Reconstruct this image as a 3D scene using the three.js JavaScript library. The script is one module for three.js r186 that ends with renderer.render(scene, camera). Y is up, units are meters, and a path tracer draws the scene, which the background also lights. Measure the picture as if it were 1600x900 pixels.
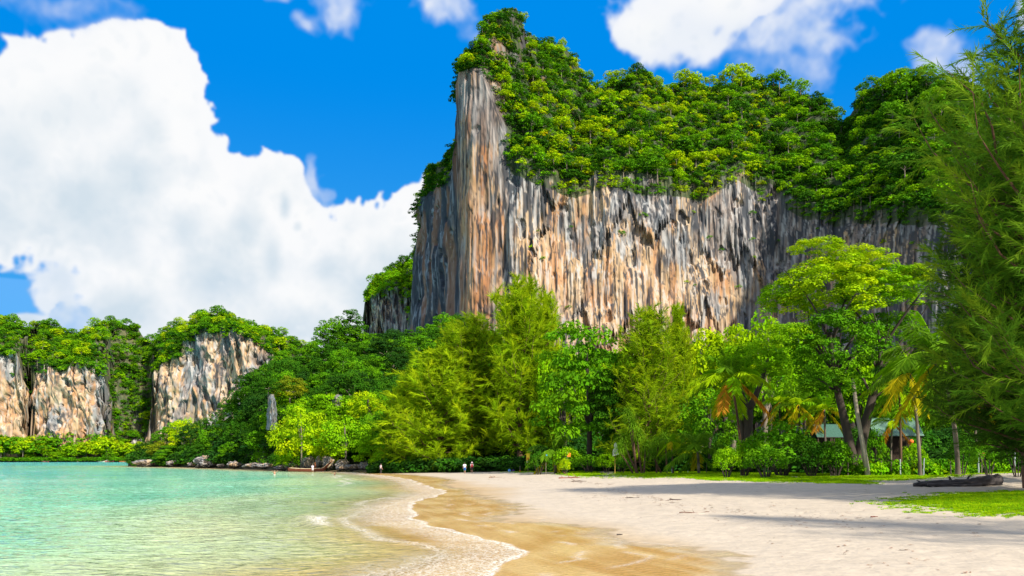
import * as THREE from 'three';
import { createNoise2D, createNoise3D } from 'simplex-noise';

// ------------------------------------------------------------------ camera
const F = 1385, EYE = 2.8, HORIZON = 716;               // focal length in photo pixels, eye height (m), horizon row
const scene = new THREE.Scene();
const camera = new THREE.PerspectiveCamera(2 * Math.atan(450 / F) * 180 / Math.PI, 16 / 9, 0.5, 6000);
camera.position.set(0, EYE, 0);
camera.setViewOffset(1600, 900, 0, 450 - HORIZON, 1600, 900);   // a shifted lens keeps verticals upright
camera.updateProjectionMatrix();
const renderer = new THREE.WebGLRenderer({ antialias: true });
renderer.toneMapping = THREE.LinearToneMapping;
const EXPOSURE = 2.0;
renderer.toneMappingExposure = EXPOSURE;
renderer.shadowMap.enabled = true;

// ------------------------------------------------------------------ small tools
const V3 = THREE.Vector3;
const rng = (seed) => { let a = seed >>> 0; return () => { a = (a + 0x6d2b79f5) | 0; let t = Math.imul(a ^ (a >>> 15), 1 | a); t = (t + Math.imul(t ^ (t >>> 7), 61 | t)) ^ t; return ((t ^ (t >>> 14)) >>> 0) / 4294967296; }; };
const n2 = createNoise2D(rng(11)), n3 = createNoise3D(rng(23));
const clamp = (x, a = 0, b = 1) => Math.min(b, Math.max(a, x));
const lerp = (a, b, t) => a + (b - a) * t;
const sstep = (a, b, x) => { const t = clamp((x - a) / (b - a)); return t * t * (3 - 2 * t); };
const mix3 = (a, b, t) => [lerp(a[0], b[0], t), lerp(a[1], b[1], t), lerp(a[2], b[2], t)];
const fbm3 = (x, y, z, o = 4) => { let s = 0, a = 0.5; for (let i = 0; i < o; i++) { s += a * n3(x, y, z); x *= 2.03; y *= 2.03; z *= 2.03; a *= 0.5; } return s; };
const fbm2 = (x, y, o = 4) => { let s = 0, a = 0.5; for (let i = 0; i < o; i++) { s += a * n2(x, y); x *= 2.03; y *= 2.03; a *= 0.5; } return s; };
const ridge = (x, y, z) => 1 - 2 * Math.abs(n3(x, y, z));
function lin(table, x) {                                 // linear interpolation in a table of [x, y]
  if (x <= table[0][0]) return table[0][1];
  for (let i = 1; i < table.length; i++) if (x <= table[i][0]) { const [a, p] = table[i - 1], [b, q] = table[i]; return p + (q - p) * (x - a) / (b - a); }
  return table[table.length - 1][1];
}
const ray = (px, py, d) => new V3((px - 800) / F * d, EYE + (HORIZON - py) / F * d, -d);

// ------------------------------------------------------------------ sky and sun
const SUN = new V3(0.54, 0.66, 0.53).normalize();
{
  const W = 4096, HH = 2048, data = new Float32Array(W * HH * 4);
  // cumulus banks: [x, y, rx, ry, strength, edge softness] on the picture plane straight ahead
  const blobs = [
    [150, 120, 140, 92, 1, 0.06], [190, 78, 70, 52, 1, 0.04], [245, 82, 52, 52, 1, 0.04], [60, 190, 140, 130, 1, 0.06], [280, 150, 62, 70, 1, 0.04], [255, 215, 90, 90, 1, 0.05], [190, 280, 190, 160, 1, 0.08], [330, 300, 62, 75, 1, 0.05],
    [55, 310, 160, 105, 1, 0.10], [430, 300, 50, 72, 1, 0.05], [400, 330, 60, 60, 1, 0.05], [370, 380, 160, 110, 1, 0.1], [470, 350, 32, 70, 1, 0.08], [235, 435, 165, 95, 1, 0.14], [490, 268, 16, 40, 0.6, 0.4], [510, 300, 14, 16, 0.5, 0.4],
    [620, 410, 135, 105, 1, 0.07], [670, 350, 90, 85, 1, 0.05], [560, 370, 50, 50, 1, 0.06], [520, 470, 200, 100, 1, 0.14], [350, 500, 260, 70, 1, 0.2], [88, 452, 46, 36, 0.9, 0.25], [120, 490, 40, 40, 0.8, 0.3], [60, 500, 45, 16, 0.9, 0.25], [620, 560, 220, 120, 1, 0.2],
    [540, 12, 44, 40, 0.75, 0.5], [478, 36, 26, 20, 0.55, 0.6], [690, 8, 62, 40, 0.8, 0.45], [742, 42, 26, 30, 0.4, 0.7], [440, -4, 26, 12, 0.6, 0.5], [95, 8, 130, 34, 0.45, 0.8],
    [1130, -5, 190, 80, 1, 0.25], [1015, 40, 75, 55, 1, 0.22], [1090, 60, 95, 62, 0.95, 0.35], [1230, 40, 125, 75, 0.8, 0.5], [1290, -10, 120, 50, 0.8, 0.5], [1250, 105, 70, 50, 0.5, 0.8], [1180, 110, 60, 40, 0.4, 0.8],
    [1465, 75, 55, 42, 0.7, 0.5], [1500, 110, 50, 50, 0.6, 0.5], [1612, 25, 30, 45, 0.9, 0.3],
  ];
  const field = (x, y, e) => { // a soft union of the banks: height above the edge, softness and strength
    let sum = 1e-9, soft = 0, str = 0; for (const [cx, cy, rx, ry, s, w] of blobs) { const v = 1 - Math.hypot((x - cx) / rx, (y - cy) / ry) + e * (0.75 + 1.5 * w); if (v < -2.2) continue; const k = Math.exp(8 * v); sum += k; soft += k * w; str += k * s; }
    return [Math.log(sum) / 8, soft / sum, str / sum];
  };
  const top = [0.0, 0.265, 0.84], low = [0.07, 0.42, 0.90], zen = [0.0, 0.15, 0.60];
  for (let row = 0; row < HH; row++) {
    const el = ((row + 0.5) / HH - 0.5) * Math.PI, y = Math.sin(el), ch = Math.cos(el);
    for (let col = 0; col < W; col++) {
      const i = (row * W + col) * 4; data[i + 3] = 1;
      if (y <= -0.004) { data[i] = 0.2; data[i + 1] = 0.3; data[i + 2] = 0.32; continue; }
      const az = ((col + 0.5) / W - 0.5) * 2 * Math.PI, x = Math.cos(az) * ch, z = Math.sin(az) * ch;
      const deg = el * 180 / Math.PI;
      let c = deg < 26 ? mix3(low, top, sstep(2, 24, deg)) : mix3(top, zen, sstep(26, 85, deg));
      let a = 0, shade = 0;
      const ahead = -z > 0.3, px = ahead ? 800 + x / -z * F : 9999, py = ahead ? HORIZON - y / -z * F : 0;
      const inside = ahead ? sstep(1500, 900, Math.abs(px - 800)) * sstep(-420, -60, py) : 0;
      if (ahead && px > -700 && px < 2300 && py > -420) {
        const bil = 0.5 - Math.abs(n3(x * 26, y * 26, z * 26)) - 0.5 * Math.abs(n3(x * 55, y * 55, z * 55 + 4)), e = fbm3(x * 9, y * 9, z * 9, 3) * 0.22 + bil * 0.21 + fbm3(x * 70 + 5, y * 70, z * 70, 3) * 0.08;
        const wx = 26 * fbm3(x * 12, y * 12 + 4, z * 12, 3), wy = 26 * fbm3(x * 12 + 8, y * 12, z * 12, 3), [v, soft, str] = field(px + wx, py + wy, e);
        a = sstep(0, soft * 1.5, v) * str * (1 - 0.35 * soft * (1 - sstep(0, 1.2, v)));
        if (str < 0.9) a *= 0.75 + 0.5 * fbm3(x * 30, y * 30 + 9, z * 30, 3);
        // light from the upper right: how deep the bank is towards the sun
        const up = field(px + 45, py - 55, e * 0.6)[0];
        const puff = fbm3(x * 14 + 3, y * 14, z * 14, 4);
        shade = clamp(sstep(0.15, 1.0, up) * 0.85 + puff * 0.5, 0, 1) * sstep(0.02, 0.4, v);
        shade *= sstep(60, 330, py) * 0.75 + 0.25; shade = clamp(shade + 0.16 * sstep(0.1, 0.5, v) * sstep(-0.1, -0.6, bil));
      }
      if (inside < 1) {                                   // denser cumulus out of view, added to whiten the fill light
        const k = 3.2, g = fbm3(x * k + 7, y * k * 1.6 + 2, z * k, 3) + 0.5 * fbm3(x * 13, y * 16, z * 13, 3);
        const ga = sstep(-0.30, 0.02, g) * sstep(95, 50, deg), gs = sstep(0.15, 0.6, g) * 0.6;
        const t = 1 - inside; if (ga * t > a) { shade = gs; a = Math.max(a, ga * t); }
      }
      a = clamp(a);
      const cl = mix3([0.975, 0.98, 0.985], [0.66, 0.76, 0.84], shade);
      c = mix3(c, [0.62, 0.78, 0.92], 0.5 * sstep(7, 0, deg));
      c = mix3(c, cl, a);
      for (let k = 0; k < 3; k++) data[i + k] = c[k] / EXPOSURE;
    }
  }
  const tex = new THREE.DataTexture(data, W, HH, THREE.RGBAFormat, THREE.FloatType);
  tex.mapping = THREE.EquirectangularReflectionMapping; tex.magFilter = THREE.LinearFilter; tex.colorSpace = THREE.LinearSRGBColorSpace; tex.needsUpdate = true;
  scene.background = tex; scene.environment = tex;
}
const sun = new THREE.DirectionalLight(new THREE.Color(1.0, 0.91, 0.75), 3.7);
sun.name = 'sun';
sun.position.copy(SUN).multiplyScalar(900); sun.target.position.set(0, 0, -150);
sun.shadow.radius = 3; sun.castShadow = true; sun.shadow.mapSize.set(4096, 4096);
Object.assign(sun.shadow.camera, { left: -500, right: 500, top: 500, bottom: -500, near: 10, far: 2500 });
scene.add(sun, sun.target);

// ------------------------------------------------------------------ naming, tagging
const used = new Map();
function numbered(name) { const k = used.get(name) ?? 0; used.set(name, k + 1); return k ? name + '_' + String(k).padStart(3, '0') : name; }
function tag(o, label, category, group) { if (label) o.userData.label = label; if (category) o.userData.category = category; if (group) o.userData.group = group; return o; }
function thing(name, label, category, pos = [0, 0, 0], turn = 0, group) {
  const o = new THREE.Group(); o.name = numbered(name); o.position.set(...pos); o.rotation.y = turn; scene.add(o);
  return tag(o, label, category, group);
}
function part(name, geo, mat, parent) { const m = new THREE.Mesh(geo, mat); m.name = name; m.castShadow = m.receiveShadow = true; parent.add(m); return m; }
function struct(name, geo, mat) { const m = part(numbered(name), geo, mat, scene); m.userData.kind = 'structure'; return m; }
function copy(root, label, group) { const c = root.clone(); c.name = numbered(root.name.replace(/_\d{3}$/, '')); c.userData = { ...root.userData }; if (label) c.userData.label = label; if (group) c.userData.group = group; scene.add(c); return c; }

// ------------------------------------------------------------------ geometry buffer
class Buf {
  constructor() { this.p = []; this.c = []; this.i = []; this.uv = null; }
  get n() { return this.p.length / 3; }
  v(x, y, z, c) { this.p.push(x, y, z); this.c.push(c[0], c[1], c[2]); return this.p.length / 3 - 1; }
  tri(a, b, c) { this.i.push(a, b, c); }
  leaf(x, y, z, nx, ny, nz, tx, ty, tz, L, W, c) {       // a rhombic leaf blade, folded a little along its midrib
    let bx = ny * tz - nz * ty, by = nz * tx - nx * tz, bz = nx * ty - ny * tx; const bl = Math.hypot(bx, by, bz) || 1; bx *= W / 2 / bl; by *= W / 2 / bl; bz *= W / 2 / bl;
    const f = W * 0.12, a = this.v(x - tx * L / 2, y - ty * L / 2, z - tz * L / 2, c);
    this.v(x + bx + nx * f, y + by + ny * f, z + bz + nz * f, c); this.v(x + tx * L / 2, y + ty * L / 2, z + tz * L / 2, c); this.v(x - bx + nx * f, y - by + ny * f, z - bz + nz * f, c);
    this.i.push(a, a + 1, a + 2, a, a + 2, a + 3);
  }
  needle(x, y, z, dx, dy, dz, L, w, r1, r2, c) {         // one slim tapering triangle
    let bx = dy * r1 - dz * r2, by = dz * 0.7 - dx * r1, bz = dx * r2 - dy * 0.7; const bl = Math.hypot(bx, by, bz) || 1; bx *= w / 2 / bl; by *= w / 2 / bl; bz *= w / 2 / bl;
    const a = this.v(x + bx, y + by, z + bz, c); this.v(x - bx, y - by, z - bz, c); this.v(x + dx * L, y + dy * L, z + dz * L, c);
    this.i.push(a, a + 1, a + 2);
  }
  tube(pts, radii, sides, c, cap = true) {
    const up = new V3(0.13, 0.2, 0.97), base = this.n, t = new V3(), a = new V3(), b = new V3();
    pts.forEach((p, k) => {
      t.copy(pts[Math.min(k + 1, pts.length - 1)]).sub(pts[Math.max(k - 1, 0)]).normalize();
      a.crossVectors(Math.abs(t.dot(up)) > 0.97 ? new V3(1, 0, 0) : up, t).normalize(); b.crossVectors(t, a);
      const r = typeof radii === 'function' ? radii(k / (pts.length - 1)) : radii[k];
      for (let s = 0; s < sides; s++) { const w = s / sides * Math.PI * 2, cs = Math.cos(w) * r, sn = Math.sin(w) * r; this.v(p.x + a.x * cs + b.x * sn, p.y + a.y * cs + b.y * sn, p.z + a.z * cs + b.z * sn, typeof c === 'function' ? c(k / (pts.length - 1), s / sides) : c); }
    });
    for (let k = 0; k < pts.length - 1; k++) for (let s = 0; s < sides; s++) { const q = base + k * sides, s1 = (s + 1) % sides; this.i.push(q + s, q + s1, q + sides + s, q + s1, q + sides + s1, q + sides + s); }
    if (cap) { const e = base + (pts.length - 1) * sides; for (let s = 1; s < sides - 1; s++) { this.i.push(e, e + s, e + s + 1); this.i.push(base, base + s + 1, base + s); } }
  }
  geo(smooth = false) {
    const g = new THREE.BufferGeometry();
    g.setAttribute('position', new THREE.Float32BufferAttribute(this.p, 3)); g.setAttribute('color', new THREE.Float32BufferAttribute(this.c, 3)); g.setIndex(this.i);
    if (smooth) g.computeVertexNormals();
    return g;
  }
}
const WHITE = [1, 1, 1];
function bent(from, to, sag, wob, n, r) {                // a limb's centre line
  const out = []; const o = [r() - 0.5, r() - 0.5, r() - 0.5];
  for (let k = 0; k <= n; k++) { const t = k / n, s = Math.sin(t * Math.PI); out.push(new V3(lerp(from.x, to.x, t) + o[0] * wob * s, lerp(from.y, to.y, t) + sag * s + o[1] * wob * 0.5 * s, lerp(from.z, to.z, t) + o[2] * wob * s)); }
  return out;
}

// ------------------------------------------------------------------ materials
const leafMats = {};
function leafMat(name, rgb, through = 0.38) { return leafMats[name] ??= Object.assign(new THREE.MeshPhysicalMaterial({ color: new THREE.Color().setRGB(...rgb), vertexColors: true, side: THREE.DoubleSide, roughness: 1, transmission: through, thickness: 0, specularIntensity: 0.06 }), { name }); }
const std = (rgb, rough = 0.85, extra = {}) => new THREE.MeshStandardMaterial({ color: new THREE.Color().setRGB(...rgb), roughness: rough, ...extra });
const L = {
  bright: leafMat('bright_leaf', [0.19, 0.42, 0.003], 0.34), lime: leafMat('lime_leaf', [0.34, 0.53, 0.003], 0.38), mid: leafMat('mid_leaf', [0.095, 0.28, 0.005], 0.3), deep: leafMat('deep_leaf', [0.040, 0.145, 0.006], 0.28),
  dark: leafMat('dark_leaf', [0.022, 0.085, 0.009], 0.25), olive: leafMat('olive_leaf', [0.20, 0.27, 0.008]), needle: leafMat('needle', [0.31, 0.45, 0.005], 0.45), needleNear: leafMat('needle_near', [0.125, 0.27, 0.016], 0.4), needleDark: leafMat('needle_dark', [0.062, 0.145, 0.012], 0.35), gold: leafMat('golden_leaf', [0.48, 0.43, 0.008]), rust: leafMat('dry_frond', [0.50, 0.24, 0.02], 0.3), palm: leafMat('palm_leaf', [0.14, 0.30, 0.010]), grass: leafMat('grass_blade', [0.34, 0.56, 0.004]),  // needleNear: shade of the near casuarina put into the leaf colour
};
function grain(size, fn, srgb = false) {                 // a tiling texture computed from noise on a torus
  const d = new Uint8Array(size * size * 4);
  for (let y = 0; y < size; y++) for (let x = 0; x < size; x++) { const v = fn(x / size, y / size), i = (y * size + x) * 4; if (Array.isArray(v)) { d[i] = 255 * clamp(v[0]); d[i + 1] = 255 * clamp(v[1]); d[i + 2] = 255 * clamp(v[2]); d[i + 3] = v.length > 3 ? 255 * clamp(v[3]) : 255; } else { d[i] = d[i + 1] = d[i + 2] = 255 * clamp(v); d[i + 3] = 255; } }
  const t = new THREE.DataTexture(d, size, size); t.wrapS = t.wrapT = THREE.RepeatWrapping; t.magFilter = THREE.LinearFilter; t.minFilter = THREE.LinearMipmapLinearFilter; t.colorSpace = srgb ? THREE.SRGBColorSpace : THREE.NoColorSpace; t.needsUpdate = true; return t;
}
const tileNoise = (u, v, f, o, sx = 1, sy = 1) => { // blend of shifted copies makes fbm tile
  const a = (x, y) => fbm2(x * f * sx + 31, y * f * sy + 17, o); const wu = u, wv = v;
  return (a(u, v) * (1 - wu) * (1 - wv) + a(u - 1, v) * wu * (1 - wv) + a(u, v - 1) * (1 - wu) * wv + a(u - 1, v - 1) * wu * wv) / Math.sqrt((1 - wu) ** 2 * (1 - wv) ** 2 + wu ** 2 * (1 - wv) ** 2 + (1 - wu) ** 2 * wv ** 2 + wu ** 2 * wv ** 2);
};
const barkBump = grain(256, (u, v) => 0.5 + 0.6 * tileNoise(u, v, 14, 4, 1, 0.25));
const bark = (rgb) => std(rgb, 0.95, { vertexColors: true });
const M = { barkDark: bark([0.055, 0.042, 0.034]), barkGrey: bark([0.20, 0.165, 0.13]), barkRed: bark([0.14, 0.075, 0.045]), barkPale: bark([0.36, 0.31, 0.25]) };

// ------------------------------------------------------------------ shore: heights, shoreline, places on the ground
const SHORE = [[-400, -40], [-60, -9], [0, -2.5], [14, -1.1], [19, -1.1], [21.5, -0.9], [24, -0.3], [26.5, 0.25], [28.5, -0.4], [30.5, -1.5], [33, -2.0], [36, -3.4], [41, -4.6], [46, -5.3], [52, -6.1], [58, -6.4], [64, -5.9], [70, -5.6], [75, -6.0], [85, -8.2], [114, -13.2], [140, -20], [176, -32], [200, -52], [250, -86], [300, -127], [318, -136], [326, -110], [400, -95], [900, -95]];
const shoreX = (d) => lin(SHORE, d) + (d > 8 && d < 180 ? 0.25 * n2(d * 0.16, 4) * Math.min(1, d / 40) : 0);
const BEACH = [[-400, -7], [-120, -5], [-60, -3], [-25, -1.3], [-10, -0.6], [-4, -0.24], [0, 0], [6, 0.2], [18, 0.55], [28, 0.85], [40, 1.1], [60, 1.25], [100, 1.7], [250, 5], [900, 10]];
function groundH(x, z) {
  const d = -z, s = x - shoreX(d); let h = lin(BEACH, s);
  if (d > 640) h = Math.max(h, lin([[640, -3], [660, 0.6], [700, 3], [1200, 6]], d));
  if (s > 2 && d < 220) h += 0.035 * n2(x * 0.35, z * 0.35) * sstep(4, 12, s) + 0.05 * n2(x * 0.09, z * 0.09) * sstep(8, 20, s);
  // the grassy bank at the right
  h += 0.32 * sstep(1, 0.35, Math.hypot((x - 26 - 0.12 * (d - 38)) / 9.2, (d - 39) / 7.5));
  h += 0.5 * sstep(1, 0.1, Math.hypot((x - 40) / 12, (d - 68) / 12));
  return h;
}
function ground(px, py) {                                // the point of the ground seen in that direction
  let d = (EYE - 0.6) * F / Math.max(2, py - HORIZON);
  for (let k = 0; k < 30; k++) { const x = (px - 800) / F * d; d = lerp(d, (EYE - groundH(x, -d)) * F / Math.max(1.5, py - HORIZON), 0.6); }
  const x = (px - 800) / F * d; return new V3(x, groundH(x, -d), -d);
}
const onGround = (px, d, lift = 0) => { const x = (px - 800) / F * d; return new V3(x, groundH(x, -d) + lift, -d); };

// polar sheet round the place where the photographer stands: fine in front, coarse behind
function polar(angles, rings, fn) {
  const na = angles.length, nr = rings.length, p = new Float32Array(na * nr * 3), uv = new Float32Array(na * nr * 2), col = new Float32Array(na * nr * 4), idx = [];
  let k = 0;
  for (let j = 0; j < nr; j++) for (let i = 0; i < na; i++, k++) {
    const x = Math.sin(angles[i]) * rings[j], z = -Math.cos(angles[i]) * rings[j], o = fn(x, z, rings[j]);
    p[k * 3] = x; p[k * 3 + 1] = o[0]; p[k * 3 + 2] = z; uv[k * 2] = x; uv[k * 2 + 1] = -z; col.set(o[1], k * 4); if (o[1].length < 4) col[k * 4 + 3] = 1;
  }
  for (let j = 0; j < nr - 1; j++) for (let i = 0; i < na - 1; i++) { const a = j * na + i; if (fn.skip && fn.skip(p, a, na)) continue; idx.push(a, a + 1, a + na, a + 1, a + na + 1, a + na); }
  const g = new THREE.BufferGeometry();
  g.setAttribute('position', new THREE.BufferAttribute(p, 3)); g.setAttribute('uv', new THREE.BufferAttribute(uv, 2)); g.setAttribute('color', new THREE.BufferAttribute(col, 4)); g.setIndex(idx); g.computeVertexNormals();
  return g;
}
const steps = (a, b, n) => Array.from({ length: n + 1 }, (_, i) => a + (b - a) * i / n);
const rings = (a, b, k) => { const o = []; for (let d = a; d < b; d *= 1 + k) o.push(d); o.push(b); return o; };
const DEG = Math.PI / 180;

// grass patches as ellipses lying on the ground: x, z, half length, half depth
const PATCH = [[860, 733.5, 90, 14], [905, 739, 38, 6], [1010, 741, 55, 6], [1130, 742, 100, 9], [1190, 748, 70, 7], [1100, 747, 26, 3.5], [1285, 751, 52, 6], [1330, 743, 110, 7], [1430, 742, 110, 8], [1240, 738, 320, 5], [1150, 750, 18, 2.5], [1500, 738, 80, 6]].map(([px, py, rx, ry]) => { const c = ground(px, py), d = -c.z; const near = -ground(px, py + ry).z, far = -ground(px, Math.max(py - ry, HORIZON + 9)).z; return [c.x, c.z, rx / F * d, clamp((far - near) / 2, 1.2, 22)]; });
function grassAt(x, z) {
  let g = -1; for (const [cx, cz, rx, rz] of PATCH) g = Math.max(g, 1 - Math.hypot((x - cx) / rx, (z - cz) / rz));
  const d = -z; g = Math.max(g, 1.15 * (1 - Math.hypot((x - 26.4 - 0.12 * (d - 38)) / 10.2, (d - 39.5) / 10)));
  return g + 0.28 * fbm2(x * 0.45, z * 0.45, 3) + 0.12 * n2(x * 1.7, z * 1.7);
}
const treeLine = (x) => lin([[-40, 172], [-18, 150], [0, 140], [12, 126], [22, 112], [34, 90], [60, 72], [120, 60]], x);   // where the forest floor begins
{
  const dry = [0.54, 0.465, 0.38], damp = [0.46, 0.33, 0.18], litter = [0.10, 0.075, 0.042], turf = [0.22, 0.33, 0.03], bed = [0.30, 0.36, 0.26], deepBed = [0.10, 0.22, 0.20];
  const fn = (x, z, r) => {
    const d = -z, s = x - shoreX(d), h = groundH(x, z);
    let c = mix3(damp, dry, sstep(3, 7.5, s + 1.4 * fbm2(x * 0.12, z * 0.05, 3)));
    const v = 1 + 0.07 * fbm2(x * 0.22, z * 0.22, 4) + 0.04 * n2(x * 2.1, z * 2.1);
    c = c.map((q) => q * v);
    if (s < 0) c = mix3(c, mix3(bed, deepBed, sstep(-12, -60, s)), sstep(0, -7, s));
    const forest = Math.max(sstep(-1, 9, d - treeLine(x) + 4 * n2(x * 0.1, z * 0.1)) * sstep(4, 10, s), d > 640 ? 1 : 0);
    c = mix3(c, litter, forest);
    c = mix3(c, turf, 0.75 * sstep(0.02, 0.3, grassAt(x, z)) * (d < 200 && d > 20 ? 1 : 0));
    return [h, c];
  };
  const ang = [...steps(-180, -48, 44), ...steps(-47.7, 47.7, 330), ...steps(48, 180, 44)].map((a) => a * DEG), rr = [0.01, 1, 2.5, 4.5, 6.5, 8, ...rings(9, 1500, 0.0155), 3000];
  const pit = grain(512, (u, v) => 0.5 + 0.55 * tileNoise(u, v, 9, 5) + 0.25 * Math.min(0, tileNoise(u, v, 26, 2)));
  const tint = grain(512, (u, v) => { const a = 0.93 + 0.12 * tileNoise(u, v, 6, 5), b = tileNoise(v, u, 40, 2) > 0.62 ? 0.82 : 1; return [a * b, a * b * 0.99, a * b * 0.97]; });
  for (const t of [pit, tint]) { t.repeat.set(1 / 7, 1 / 7); }
  const m = std([1, 1, 1], 0.9, { vertexColors: true, bumpMap: pit, bumpScale: 0.042, map: tint }); m.name = 'sand';
  struct('beach_ground', polar(ang, rr, fn), m);
}

// ------------------------------------------------------------------ sea
function wave(x, z) {
  const d = -z, s = x - shoreX(d); let w = 0;
  const warp = 1.6 * n2(x * 0.05, z * 0.05);
  w += 0.030 * n2(x * 0.20 + warp, z * 0.75) + 0.022 * n2(x * 0.45, z * 1.6 + warp) + 0.011 * n2(x * 1.1, z * 3.2);
  w += 0.05 * n2(x * 0.05 + z * 0.02, z * 0.14 + 3);
  // low swells running in along the beach
  const lane = (at, width, amp) => amp * Math.exp(-(((s - at - 0.9 * n2(d * 0.05, at)) / width) ** 2));
  w += lane(-4.6, 0.5, 0.14) * sstep(30, 36, d) * sstep(50, 42, d) + lane(-8, 0.9, 0.07) * sstep(120, 20, d) + lane(-13, 1.2, 0.05) * sstep(110, 20, d) + lane(-2.6, 0.5, 0.05) * sstep(16, 22, d) * sstep(120, 60, d);
  return w * sstep(0.6, -3.5, s) * (d > 400 ? 0.5 : 1);
}
{
  const deep = [0.09, 0.48, 0.47], green = [0.20, 0.53, 0.35], sandy = [0.52, 0.40, 0.11], pale = [0.44, 0.57, 0.32];
  const fn = (x, z, r) => {
    const d = Math.max(1, -z), s = x - shoreX(-z), q = s + 1.6 * n2(x * 0.06, z * 0.03) * clamp(-s / 6);
    let c = q > -8 ? mix3(pale, sandy, sstep(-8, -1, q)) : q > -22 ? mix3(green, pale, sstep(-22, -8, q)) : mix3(deep, green, sstep(-75, -22, q));
    const patch = fbm2(x * 0.035, z * 0.02 + 8, 3); c = c.map((k, i) => k * (1 + [0.5, 0.22, 0.2][i] * patch));
    const depth = Math.max(0, -lin(BEACH, s));
    const a = clamp(0.10 + 0.55 * sstep(0, 0.3, depth) + 0.35 * sstep(0.2, 0.9, depth));
    return [0.012 + wave(x, z), [...c, a]];
  };
  fn.skip = (p, a, na) => p[a * 3] - shoreX(-p[a * 3 + 2]) > 2.5 && p[(a + na + 1) * 3] - shoreX(-p[(a + na + 1) * 3 + 2]) > 2.5;
  const ang = [...steps(-175, -50, 40), ...steps(-49.5, -34, 36), ...steps(-33.8, 6, 250)].map((a) => a * DEG), rr = [2, 4, 6, 8, 10, 11.5, ...rings(12.5, 130, 0.0042), ...rings(132, 1000, 0.016), 2500];
  const chop = grain(512, (u, v) => 0.5 + 0.5 * tileNoise(u, v, 10, 4, 0.55, 1) + 0.16 * tileNoise(v, u, 34, 2, 1, 0.5));
  chop.repeat.set(1 / 8, 1 / 3.4);
  const m = new THREE.MeshPhysicalMaterial({ color: 0xffffff, vertexColors: true, roughness: 0.07, ior: 1.33, transparent: true, bumpMap: chop, bumpScale: 0.28, side: THREE.DoubleSide }); m.name = 'sea_water';
  struct('sea', polar(ang, rr, fn), m);
}

// a strip that follows the shoreline: across = metres inland of the waterline
function shoreStrip(ds, across, fn) {
  const p = [], col = [], uv = [], idx = [], na = across.length;
  for (const d of ds) for (const s of across) { const x = shoreX(d) + s, o = fn(x, -d, s, d); p.push(x, o[0], -d); col.push(...o[1]); uv.push(x, d); }
  for (let j = 0; j < ds.length - 1; j++) for (let i = 0; i < na - 1; i++) { const a = j * na + i; if (col[a * 4 + 3] + col[(a + 1) * 4 + 3] + col[(a + na) * 4 + 3] + col[(a + na + 1) * 4 + 3] < 0.004) continue; idx.push(a, a + 1, a + na, a + 1, a + na + 1, a + na); }
  const g = new THREE.BufferGeometry(); g.setAttribute('position', new THREE.Float32BufferAttribute(p, 3)); g.setAttribute('uv', new THREE.Float32BufferAttribute(uv, 2)); g.setAttribute('color', new THREE.Float32BufferAttribute(col, 4)); g.setIndex(idx); g.computeVertexNormals();
  return g;
}
{ // wet sand left by the swash
  const WET = [[-20, 4], [14, 6.2], [20, 6.2], [23, 6.6], [26, 5.2], [28, 3.6], [32, 5.4], [35, 5.6], [38, 3.2], [44, 5.8], [52, 6.2], [60, 4.4], [70, 2.4], [90, 2.2], [105, 4.6], [120, 5], [150, 4], [180, 3]];
  const fn = (x, z, s, d) => {
    const w = lin(WET, d) + 0.5 * n2(d * 0.3, 2) + 0.25 * n2(x * 1.4, z * 0.9), edge = sstep(w + 0.5, w - 0.5, s + 0.9 * fbm2(x * 0.5, z * 0.35, 4));
    const film = fbm2(x * 0.25, z * 0.12 + 3, 3);
    const line = fbm2(x * 0.9 + d * 0.25, d * 0.10 + 4, 3), c = mix3(mix3([0.52, 0.295, 0.085], [0.68, 0.47, 0.20], clamp(0.5 + film * 1.1 + line * 0.9)), [0.62, 0.50, 0.34], 0.8 * sstep(w - 1.3, w, s + 0.6 * line));  // line streaks put the gleam of the wet sand into its colour
    return [groundH(x, z) + 0.006, [...c, 0.96 * edge * sstep(-3, -1.5, s)]];
  };
  const rip = grain(256, (u, v) => 0.5 + 0.5 * tileNoise(u, v, 12, 4, 0.5, 1)); rip.repeat.set(1 / 2.3, 1 / 1.7);
  const m = new THREE.MeshPhysicalMaterial({ color: 0xffffff, vertexColors: true, transparent: true, roughness: 0.16, ior: 1.33, bumpMap: rip, bumpScale: 0.045 }); m.name = 'wet_sand';
  struct('wet_sand', shoreStrip(rings(8, 185, 0.008), steps(-3, 9, 110), fn), m);
}
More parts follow.
